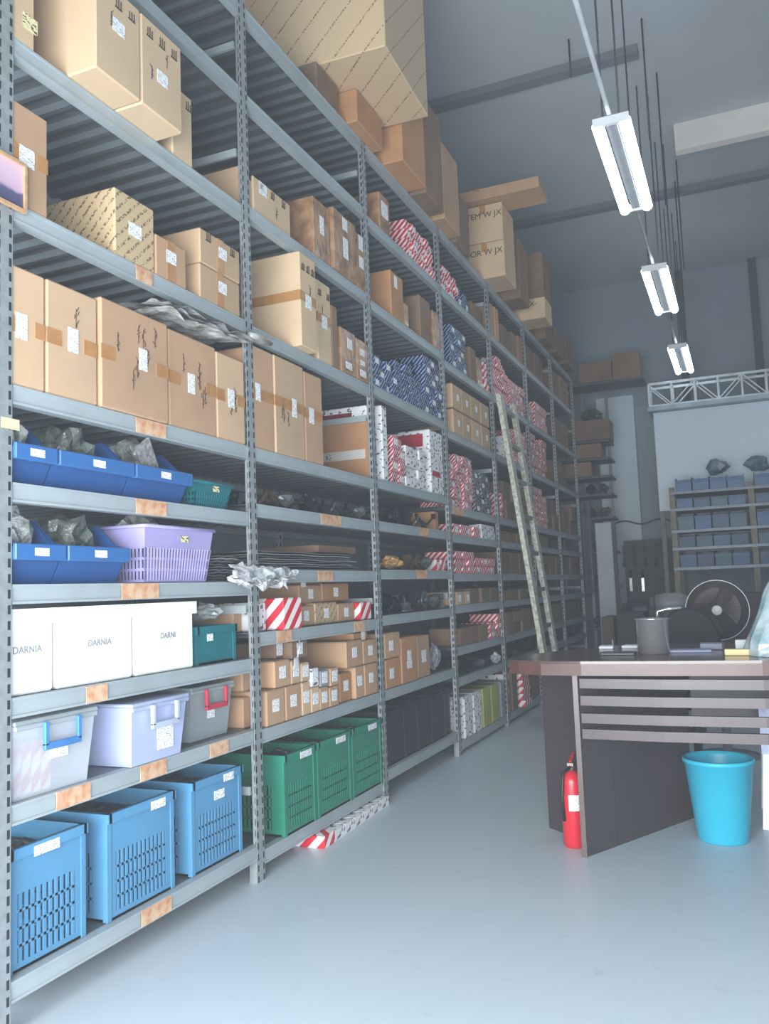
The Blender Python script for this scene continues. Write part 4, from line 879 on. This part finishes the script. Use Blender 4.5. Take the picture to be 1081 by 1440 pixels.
flat(1039, 922, .115, .05, .026, pm('cream_block', (226, 206, 150), .6, 0, .08), 'wooden_block', 'cream wooden block near the desk right edge', 'block')
flat(1044, 914, .06, .05, .045, PAP, 'tape_dispenser', 'white tape dispenser behind the cream block', 'dispenser')
x, y = dz(1056, 914); tag(MB().lathe([(.022, -.008), (.032, -.008), (.032, .008), (.022, .008), (.022, -.008)], (0, 0, .032), 20, 'y', cap=False).build('tape_roll', pm('dark_roll', (70, 72, 80), .4), None, (x+.045, y, TZ+.001)), 'dark roll of tape standing on the desk right end', 'tape')
# big clear bag at right
bx, by = dz(1082, 925)
m = MB(); nn = 20; vs = []; fs = []
for j in range(15):
    t = j/14; r = .15*(1-t)**.5+.012
    for k in range(nn):
        a = 2*PI*k/nn; rr_ = r*(1+.14*noise.noise(Vector((math.cos(a)*1.6, math.sin(a)*1.6, t*3)))+.06*math.sin(a*5+t*4)); vs.append((rr_*math.cos(a)+.04*t, rr_*math.sin(a), t*.36))
for j in range(14): fs += [(j*nn+k, j*nn+(k+1) % nn, (j+1)*nn+(k+1) % nn, (j+1)*nn+k) for k in range(nn)]
fs += [tuple(range(nn))[::-1], tuple(14*nn+k for k in range(nn))]
tag(m.add(vs, fs, False).build('plastic_bag', pm('clear_bag_teal', (176, 186, 190), .2, 0, .3, 9, rgb2=(92, 132, 138), bump=.5), None, (bx+.06, by+.18, TZ+.001)), 'large clear plastic bag of teal things on the desk', 'bag')
# desk fan
fx, fz = aty(1008, 858, 6.1); 
fan = empty('pedestal_fan', (fx, 6.1, 0)); tag(fan, 'round caged pedestal fan with white hub behind the desk', 'fan'); hz = fz
CAGE = pm('fan_cage_wire', (120, 122, 126), .35, .5, .05)
FR = .2
m = MB(); m.tube([(FR*math.cos(a*PI/24), 0, hz+FR*math.sin(a*PI/24)) for a in range(48)], .0035, 6, True)
m.build('cage_ring', pm('fan_ring', (206, 208, 210), .35, .4), fan)
m = MB()
for k in range(36):
    a = 2*PI*k/36; m.tube([(.03*math.cos(a), -.035, hz+.03*math.sin(a)), (FR*.7*math.cos(a), -.03, hz+FR*.7*math.sin(a)), (FR*math.cos(a), 0, hz+FR*math.sin(a))], .0008, 4)
for rr_ in (.07, .115, .15): m.tube([(rr_*math.cos(a*PI/20), -.03, hz+rr_*math.sin(a*PI/20)) for a in range(40)], .0008, 4, True)
m.build('cage_grille', pm('dark_wire', (84, 84, 90), .4, .5), fan)
MB().lathe([(FR*.98, .05), (FR*.9, .07), (.02, .075)], (0, 0, hz), 36, 'y').build('rear_shroud', pm('fan_dark', (84, 70, 70), .6), fan)
MB().lathe([(.0, -.05), (.028, -.05), (.033, -.042), (.033, -.03), (0, -.03)], (0, 0, hz), 24, 'y', cap=False).build('hub_badge', pm('white_hub', (240, 240, 238), .4), fan)
for k in range(3):
    m = MB(); a0 = 2*PI*k/3; vs = []
    for i in range(6):
        for j in range(5):
            r_ = .025+.125*i/5; a = a0+(j/4-.5)*1.2*(.6+.6*i/5); vs.append((r_*math.cos(a), .0+.03*(j/4-.5), hz+r_*math.sin(a)))
    m.add(vs, [(i*5+j, i*5+j+1, i*5+j+6, i*5+j+5) for i in range(5) for j in range(4)], True).build('blade', pm('fan_blade', (78, 66, 66), .5), fan)
MB().lathe([(.02, .0), (.04, .08), (.04, .14), (.02, .15)], (0, 0, hz), 18, 'y').lathe([(.2, 0), (.2, .02), (.03, .04), (.016, hz-.02)], (0, .1, 0), 24).build('base', pm('fan_base', (120, 124, 130), .5), fan)
# white plastic chair behind desk at right
WPL = pm('white_plastic', (226, 232, 240), .4, 0, .03)
lx, ly = atz(1079, 1166)
ch = empty('plastic_chair', (lx+.22, ly+.2, 0)); tag(ch, 'white plastic chair behind the slatted desk front', 'chair')
MB().box(-.23, .23, -.21, .21, .42, .45).build('seat', WPL, ch, bevel=.01)
for sx in (-1, 1):
    for sy in (-1, 1): MB().bar((sx*.22, sy*.2, 0), (sx*.19, sy*.17, .42), .04, .04).build('leg', WPL, ch)
m = MB(); m.sheet((-.2, .2, .46), (.4, 0, 0), (0, .06, .42), 10, 6, lambda a, b: .03*(2*a-1)**2); m.sheet((-.2, .215, .46), (.4, 0, 0), (0, .06, .42), 10, 6, lambda a, b: .03*(2*a-1)**2); m.build('backrest', WPL, ch)
cl = MB(); cl.sheet((-.12, -.25, .36), (.35, 0, 0), (0, .0, .22), 12, 8, lambda a, b: .02*math.sin(a*9)+.01*math.sin(b*7)); cl.sheet((-.12, -.25, .58), (.35, 0, 0), (.0, .12, -.115), 12, 4, lambda a, b: .012*math.sin(a*9))
tag(cl.build('cloth', pm('lavender_cloth', (206, 212, 240), .6, 0, .12, 20), None, (lx+.12, ly+.2, 0)), 'pale lavender cloth hanging over the white chair', 'cloth')
# black office chair behind the desk
ocx, _ = aty(968, 900, 5.25)
oc = empty('office_chair', (ocx, 5.25, 0)); tag(oc, 'black round backed office chair behind the desk', 'chair')
BLK = pm('black_fabric', (20, 20, 24), .75, 0, .1)
m = MB(); prof = []
for k in range(25): a = PI*k/24; prof.append((.175*math.cos(a), .2*math.sin(a)+.83))
m.prism([(.175, .62)]+prof+[(-.175, .62)], -.03, .03, axis='y'); m.build('backrest', BLK, oc, bevel=.012)
MB().lathe([(.0, .44), (.22, .44), (.235, .47), (.22, .5), (0, .51)], (0, .2, 0), 28, cap=False).build('seat', BLK, oc)
MB().tube([(0, .2, .09), (0, .2, .44)], .025, 10).build('gas_lift', RODM, oc); MB().bar((0, .03, .5), (0, .0, .66), .06, .01).build('back_bracket', BLK, oc)
for k in range(5):
    a = 2*PI*k/5; MB().bar((0, .2, .09), (.26*math.cos(a), .2+.26*math.sin(a), .07), .035, .03).lathe([(.028, -.012), (.028, .012)], (.26*math.cos(a), .2+.26*math.sin(a), .028), 10, 'x').build('leg', BLK, oc)
# ------------------------------------------------------------------ ladder
LWH = pm('speckled_aluminium', (206, 204, 190), .5, .1, .25, 40, rgb2=(146, 142, 128))
def ladder_pts():
    yl = 6.95; xt, zt = .07, None
    d = ray(702, 555); t = (xt-CD)/d.x; T1 = CAM+d*t
    d = ray(764, 917); t = (T1.y-0)/d.y; M1 = CAM+d*t      # where the rail meets the table line, same distance into the room
    dirv = (M1-T1); F1 = T1+dirv*(T1.z/-dirv.z)
    return T1, F1
T1, F1 = ladder_pts()
wd = .46
lad = empty('ladder', tuple(F1)); tag(lad, 'pale aluminium ladder leaning against the shelving behind the desk', 'ladder')
dv = T1-F1
for s in (0, 1):
    m = MB(); m.bar((0, s*wd, 0), tuple(dv+Vector((0, s*wd, 0))), .04, .12 if s == 0 else .10); m.build('rail', LWH, lad)
nr_ = 9
for k in range(nr_):
    p = dv*((k+.6)/nr_); MB().bar((p.x, .0, p.z), (p.x, wd, p.z), .035, .035).build('rung', pm('rung_metal', (150, 150, 142), .4, .4), lad)
for s in (0, 1): MB().box(-.03, .03, s*wd-.025, s*wd+.025, -.0, .03).build('rubber_foot', RODM, lad)
# ------------------------------------------------------------------ rear rack across the end of the aisle
RY = 11.32
rr2 = empty('shelving_rack', (0, RY, 0)); tag(rr2, 'short dark shelving rack across the far end of the aisle', 'shelving rack')
for x in (-.55, .03, .36): MB().box(-.02, .02, .47, .5, 0, 3.9).build('post', DECK, rr2, (x, 0, 0))
RL = (.6, 1.15, 1.6, 2.05, 2.36, 2.6, 2.84, 3.08, 3.86)
for z in RL: MB().box(-.6, .42 if z < 3.5 else .9, .0, .47, -.03, 0).build('shelf', pm('dark_shelf', (70, 76, 82), .5, .2), rr2, (.01, 0, z))
def rbox(px0, py0, px1, py1, y, kind, desc, base, d=.4, name='cardboard_box', mat=None, cat='box'):
    xa, za = aty(px0, py0, y); xb, zb = aty(px1, py1, y); z0_ = base if base is not None else min(za, zb); z1_ = max(za, zb)
    o = MB().box(0, xb-xa, 0, d, 0, min(.19, max(.03, z1_-z0_)) if base and base < 3.8 and base != 3.08 else min(.27, max(.03, z1_-z0_))).build(name, mat or CARDS[kind], None, (xa, y, z0_+.001), bevel=.005)
    return tag(o, desc, cat)
rbox(798, 592, 857, 617, RY-.03, 'dim', 'long dark carton on the end rack, highest of three', 3.08)
rbox(797, 624, 846, 645, RY-.03, 'dim', 'long brown carton on the end rack, middle of three', 2.84)
rbox(785, 650, 832, 672, RY-.03, 'brown', 'plain brown carton on the end rack, lowest of three', 2.6)
rbox(812, 502, 860, 530, RY-.03, 'dim', 'brown carton atop the end rack, left one', 3.86)
x_, z_ = aty(862, 530, RY)
tag(MB().box(0, .34, 0, .4, 0, .35).build('cardboard_box', CARDS['dim'], None, (.53, RY, 3.861), bevel=.005), 'dim carton atop the end rack, right one', 'box')
tag(MB().sheet((.42, 0, 0), (.5, 0, 0), (0, .45, 0), 4, 4, lambda a, b: 0).box(0, .9, 0, .48, -.03, 0).build('wooden_board', pm('dark_board', (48, 50, 58), .6), None, (.0, RY-.01, 3.86)), 'dark board carrying the cartons atop the end rack', 'board') if False else None
gb = MB().blob((0, 0, .1), (.16, .15, .1), .5, 5, 3, 3).build('plastic_bag', pm('dark_green_bag', (30, 72, 62), .4, 0, .3, 14), None, (.2, RY+.2, 3.3)); gb.location.z = 3.355
tag(gb, 'dark green bag on the end rack above the cartons', 'bag')
tag(MB().box(.02, .4, .02, .4, 0, .2).build('cardboard_box', CARDS['dim'], None, (0, RY, 3.081+.0), bevel=.005), 'dark carton under the green bag', 'box') if False else None
for i, (z, n_) in enumerate(((2.05, 2), (1.6, 2), (1.15, 2), (.6, 2), (2.36, 2))):
    for k in range(n_):
        tag(MB().blob((0, 0, .08), (.08, .12, .08), .5, 5, i*3+k, 2).build('plastic_bag', PM[3] if (i+k) % 2 else PM[0], None, (.12+k*.18, RY+.2, z+.001)), ('left ', 'right ')[k]+('grey', 'black')[(i+k+1) % 2]+' bagged bundle on the end rack, '+('fourth', 'third', 'second', 'lowest', 'fifth')[i]+' board up', 'bag')
# hanging grey sheets in front of the end rack
for k, (pxa, pxb) in enumerate(((788, 800), (802, 814), (816, 830))):
    xa, za = aty(pxa, 705, 11.285); xb, _ = aty(pxb, 705, 11.285); _, zb_ = aty(pxa, 835, 11.285)
    m = MB(); m.sheet((0, 0, 0), (xb-xa, 0, 0), (0, 0, za-zb_), 10, 8, lambda a, b: .009*math.sin(a*12+k)+.004*math.sin(b*5)); m.sheet((0, .01, 0), (xb-xa, 0, 0), (0, 0, za-zb_), 10, 8, lambda a, b: .009*math.sin(a*12+k)+.004*math.sin(b*5))
    tag(m.build('hanging_sleeve', pm('grey_sleeve', (96, 98, 104), .3, 0, .2, 8, bump=.3), None, (xa, 11.285, zb_)), ORD[k].replace('leftmost', 'left').replace('second', 'middle').replace('third', 'right')+' of the grey sleeves hanging at the end rack', 'sleeve')
# white cabinet
xa, za = aty(836, 736, 10.8); xb, zb_ = aty(866, 850, 10.8)
cb = empty('metal_cabinet', (xa, 10.8, 0)); tag(cb, 'narrow pale metal cabinet by the end rack', 'cabinet')
MB().box(0, xb-xa, 0, .3, 0, za).build('body', pm('pale_cabinet', (168, 172, 180), .5, 0, .04), cb); MB().box(.01, xb-xa-.01, -.012, 0, zb_, za-.02).build('door', pm('pale_cabinet_door', (178, 182, 190), .5, 0, .04), cb)
# workbench with hanging tools
xa, _ = aty(868, 830, 11.6); xb, _ = aty(930, 830, 11.6); wz = 1.12
wb = empty('workbench', (xa+.06, 11.5, 0)); tag(wb, 'dark workbench against the back wall', 'workbench'); DKB = pm('dark_bench', (40, 42, 48), .6)
MB().box(0, .75, 0, .6, .86, .9).build('bench_top', DKB, wb)
for sx in (.0, .7):
    for sy in (0, .55): MB().box(sx, sx+.05, sy, sy+.05, 0, .86).build('leg', DKB, wb)
MB().box(0.05, .7, .05, .55, .1, .6).build('lower_cabinet', DKB, wb)
MB().box(0, .75, .56, .6, .9, 1.75).build('pegboard', pm('pegboard_grey', (78, 82, 84), .7, 0, .15, 12), wb)
for k, px in enumerate((866, 887, 904)):
    x, z = aty(px, 822, 12.0); t = empty('hammer', (x, 12.0, z)); tag(t, ('left', 'middle', 'right')[k]+' of three tools with bright blades above the workbench', 'tool')
    MB().box(-.018, .018, -.005, .005, -.09, .09).build('blade', pm('bright_steel', (236, 240, 240), .15, .6), t); MB().tube([(0, 0, .09), (0, 0, .2)], .018, 8).build('handle', PM[0], t)
    t.name = 'hanging_saw'
for k in range(5):
    x = xa+.06+k*.14; tag(MB().tube([(0, 0, 0), (0, 0, .26)], .012, 6).lathe([(.03, -.01), (.03, .01)], (0, 0, 0), 10, 'y').build('wrench', PM[1], None, (x, 12.03, 1.42)), ORD[k].replace('leftmost', 'leftmost')+(' ' if k == 0 else ' from left ')+'wrench hanging on the pegboard', 'wrench')
tag(MB().tube([(-.05+k*.07, 12.4-.02, 2.04+.03*math.sin(k*.9)) for k in range(14)], .012, 6).build('hanging_cable', pm('green_cable', (40, 66, 66), .5), None, (.35, 0, -.02)), 'dark cable sagging across the pale door panels', 'cable')
# machine heads behind desk
gx, gz = aty(945, 848, 7.0)
mc = empty('bench_grinder', (gx, 7.0, 0)); tag(mc, 'grey machine head on a pedestal behind the steel pot', 'machine')
MCH = pm('grey_machine', (120, 122, 128), .5, .1, .12)
MB().lathe([(.03, -.13), (.07, -.12), (.08, -.05), (.08, .06), (.06, .11), (.03, .13)], (0, 0, gz), 20, 'x').build('motor', MCH, mc)
MB().lathe([(.06, -.016), (.06, .016)], (.15, 0, gz), 20, 'x').lathe([(.05, -.016), (.05, .016)], (-.15, 0, gz), 20, 'x').tube([(-.15, 0, gz), (.15, 0, gz)], .01, 6).build('grinding_wheels', pm('wheel_dark', (82, 80, 84), .8), mc)
MB().box(-.06, .06, -.06, .06, .03, gz-.07).box(-.18, .18, -.15, .15, 0, .03).build('pedestal', pm('dark_pedestal', (54, 56, 62), .6), mc)
# dark machines / stools row to fill the back of the aisle
for i, (px0, px1, pyt, y, mt) in enumerate(((845, 862, 868, 9.5, (88, 74, 62)), (866, 905, 862, 9.0, (30, 32, 36)), (935, 990, 845, 9.1, (26, 30, 36)), (1000, 1075, 835, 9.2, (74, 60, 66)))):
    xa, za = aty(px0, pyt, y); xb, _ = aty(px1, pyt, y)
    o = empty('floor_cabinet', (xa, y, 0)); tag(o, ('brown', 'black', 'dark blue black', 'dull maroon')[i]+' low cabinet standing at the back of the room', 'cabinet')
    mm = pm('cab%d' % i, mt, .6, 0, .15); MB().box(0, xb-xa, 0, .5, 0.04, za).box(.02, xb-xa-.02, .03, .47, 0, .04).build('body', mm, o); MB().box(.015, xb-xa-.015, -.015, 0, .08, za-.03).build('door', mm, o); MB().box((xb-xa)*.8, (xb-xa)*.8+.015, -.03, -.015, za*.6, za*.7).build('handle', PM[1], o)
# ------------------------------------------------------------------ right rear: pallet rack with blue bins, pale curtain and truss
QY = 9.9
qx0, _ = aty(946, 720, QY); qx1, _ = aty(1058, 720, QY)
qr = empty('bin_rack', (qx0, QY, 0)); tag(qr, 'steel rack of blue bins at right rear under pale hoarding', 'rack')
POSTB = pm('worn_yellow_post', (112, 102, 82), .5, .1, .25, 9, rgb2=(80, 74, 66)); RAIL = pm('pale_rail', (96, 108, 118), .4, .3)
qs = qx1-qx0
for k in range(4):
    for yy in (0, .75): MB().box(-.03, .03, yy, yy+.05, 0, 2.22).build('post', POSTB, qr, (k*qs, 0, 0))
zz_ = [aty(1000, p, QY)[1] for p in (690, 712, 743, 770)]
RZ = [1.36, 1.62, 1.86, 2.06]
RZ = [aty(1000, p, QY)[1] for p in (768, 743, 712, 688)]; RZ = [RZ[0]-.22]+RZ
for z in RZ: MB().box(-.03, 3*qs+.03, -.02, .0, -.03, 0).box(-.03, 3*qs+.03, .78, .8, -.03, 0).box(0, 3*qs, .05, .75, -.012, -.002).build('shelf', RAIL, qr, (0, 0, z))
BB = [pm('rack_bin_blue', (26, 88, 136), .45, 0, .15, 6), pm('rack_bin_navy', (20, 68, 108), .45, 0, .15, 6), pm('rack_bin_teal', (30, 88, 108), .45, 0, .15, 6)]
PROTO = {}
def rackbin(w, h, mi):
    k = (round(w, 3), round(h, 3), mi)
    if k in PROTO:
        s = PROTO[k]; o = s.copy(); col.objects.link(o)
        for c in s.children: cc = c.copy(); col.objects.link(cc); cc.parent = o
        return o
    o = empty('stacking_bin', (0, 0, 0)); m = MB()
    for xx in (0, w-.005): m.prism([(0, 0), (.45, 0), (.45, h), (.12, h), (.03, h*.85), (-.01, h*.78)], xx, xx+.005, axis='x')
    m.box(0, w, 0, .45, 0, .005).box(0, w, .445, .45, 0, h).prism([(0, 0), (.006, 0), (-.004, h*.78), (-.01, h*.78)], 0, w, axis='x').build('body', BB[mi], o)
    MB().box(0, w, -.02, -.009, h*.6, h*.78).build('front_lip', BB[mi], o); PROTO[k] = o; return o
for r_, z in enumerate(RZ):
    hh = (RZ[r_+1]-z-.045) if r_+1 < len(RZ) else .17
    for k in range(3):
        for c in range(4):
            if k == 2 and c > 1: continue
            w = (qs-.09)/4; o = rackbin(w-.01, hh, (r_+c+k) % 3 if r_ < 4 else 0)
            o.location = (qx0+k*qs+.04+c*w, QY+.06, z); tag(o, 'blue stacking bin, '+('lowest', 'second', 'third', 'fourth', 'top')[r_]+' row of right rear rack, '+ORD[k*4+c]+('' if k*4+c == 0 else ' from left'), 'bin', 'blue bins in the right rear rack')
            if (c+r_+k) % 2 == 0:
                bb = MB().blob((0, 0, hh*.3), (w*.26, .1, hh*.26), .5, 5, c+r_*3, 1) if (r_, c % 2) not in PROTO else None
                if bb: q = bb.build('plastic_bag', PM[3]); PROTO[(r_, c % 2)] = q
                else: q = PROTO[(r_, c % 2)].copy(); col.objects.link(q)
                q.location = (qx0+k*qs+.04+c*w+w*.45, QY+.06+.25, z+.012); tag(q, 'grey bagged parts in '+('lowest', 'second', 'third', 'fourth', 'top')[r_]+' row bin, '+ORD[k*4+c]+('' if k*4+c == 0 else ' from left'), 'bag', 'bagged parts in the right rear rack')
for k, (px, py) in enumerate(((1008, 665), (1066, 655))):
    x, z = aty(px, py, QY+.2); tag(MB().blob((0, 0, .1), (.16, .14, .11), .5, 5, k+2, 2).build('plastic_bag', pm('translucent_sack', (96, 116, 140), .35, 0, .2, 10), None, (x, QY+.3, RZ[-1]+.175)), ('left', 'right')[k]+' pale sack piled on the top row of blue bins', 'bag')
# pale hoarding + truss
hx, hz0 = aty(925, 680, QY+.02); hx2, hz1 = aty(914, 568, QY-.02)
tag(MB().box(0, 3.2, 0, .03, 0, hz1-hz0).build('hanging_board', pm('pale_blue_board', (214, 230, 240), .7, 0, .03, 1), None, (hx, QY+.85, hz0-.05)), 'pale blue board hung above the blue bin rack', 'board')
hb = bpy.data.objects['hanging_board']; hx, hz0 = aty(930, 690, QY+.85); _, hz1 = aty(914, 575, QY+.85); hx = aty(922, 640, QY+.85)[0]
hb.location = (hx, QY+.87, hz0-.25); 
me = hb.data
for v in me.vertices: v.co.z = v.co.z/max(1e-6, 1)*1.0
zt_ = hz1
for v in me.vertices:
    if v.co.z > .01: v.co.z = zt_-.056-(hz0-.25)
tr = empty('truss', (hx-.03, QY+.8, zt_)); tag(tr, 'pale lattice truss lying along the top of the board', 'truss')
TM = pm('pale_truss', (196, 206, 212), .4, .3); th = aty(914, 541, QY+.8)[1]-zt_; th = max(.2, min(th, .4))
for nm_, pts in (('chord', ((0, 0, .015), (3.2, 0, .015))), ('chord', ((0, 0, th), (3.2, 0, th))), ('chord', ((0, .28, .015), (3.2, .28, .015))), ('chord', ((0, .28, th), (3.2, .28, th)))): MB().bar(pts[0], pts[1], .03).build(nm_, TM, tr)
m = MB()
for k in range(13):
    for yy in (0, .28):
        m.bar((k*.265, yy, .02), (k*.265, yy, th), .022)
        if k < 12: m.bar((k*.265, yy, .02 if k % 2 else th), ((k+1)*.265, yy, th if k % 2 else .02), .014)
    m.bar((k*.265, 0, th), (k*.265, .28, th), .014)
m.build('lattice', TM, tr)
tag(MB().box(-.05, 3.25, -.05, .4, -.05, 0).build('ledge_board', pm('pale_ledge', (172, 190, 202), .6), None, (hx, QY+.78, zt_-.001)), 'pale ledge board under the lattice truss', 'board')
# support posts so the board and truss stand on the floor
o = MB().box(0, .05, 0, .05, 0, zt_-.055)
tag(o.build('support_pole', POSTB, None, (hx+.0, QY+.93, 0)), 'worn pole holding the left end of pale board', 'pole')
# ------------------------------------------------------------------ labels for the shelf things
from collections import defaultdict
gr = defaultdict(list)
for t in AUTO: gr[(t[1], bay(t[3]+.02), t[2])].append(t)
for (desc, b, lv), L_ in gr.items():
    place = LNAME[lv]+' of '+BAYS[b]
    if len(L_) == 1: L_[0][0]['label'] = desc+', '+place
    else:
        L_.sort(key=lambda t: t[3]); cols_ = []
        for t in L_:
            for c in cols_:
                if abs(c[0]-t[3]) < .03: c[1].append(t); break
            else: cols_.append((t[3], [t]))
        for i, (_, ts) in enumerate(cols_):
            ts.sort(key=lambda t: t[4])
            for j, t in enumerate(ts):
                s = desc+', '+place
                if len(cols_) > 1: s += ', '+ORD[min(i, 17)]+('' if i == 0 else ' from left')
                if len(ts) > 1: s += ', '+('lowest' if j == 0 else ORD[min(j, 17)]+' up')
                t[0]['label'] = s
        for t in L_: t[0]['group'] = (t[6] or (desc.split(',')[0]+' group on '+place))
for o in bpy.data.objects:
    l = o.get('label')
    if l and len(l.split()) > 16: o['label'] = ' '.join(l.replace(' of ', ' ').replace(' and ', ' ').replace(' shelf', '').split()[:16])
# ------------------------------------------------------------------ light
def area(name, loc, rot, sx, sy, power, color):
    l = bpy.data.lights.new(name, 'AREA'); l.shape = 'RECTANGLE'; l.size = sx; l.size_y = sy; l.energy = power; l.color = color
    o = bpy.data.objects.new(name, l); col.objects.link(o); o.location = loc; o.rotation_euler = rot; return o
area('shutter_daylight', (1.6, YF+.05, 1.1), (PI/2, 0, -.1), 3.2, 2.0, 430, (.90, .96, 1))     # open shutter behind the camera
w = bpy.data.worlds.new('world'); bpy.context.scene.world = w; w.use_nodes = True
bg = w.node_tree.nodes['Background']; bg.inputs[0].default_value = (.72, .84, 1, 1); bg.inputs[1].default_value = .6
vs_ = w.node_tree.nodes.new('ShaderNodeVolumeScatter'); vs_.inputs['Density'].default_value = .009; vs_.inputs['Color'].default_value = (.86, .93, 1, 1)
w.node_tree.links.new(vs_.outputs[0], w.node_tree.nodes['World Output'].inputs['Volume'])
sc = bpy.context.scene; sc.view_settings.view_transform = 'Standard'; sc.view_settings.look = 'None'; sc.view_settings.exposure = 0; sc.view_settings.gamma = 1.0
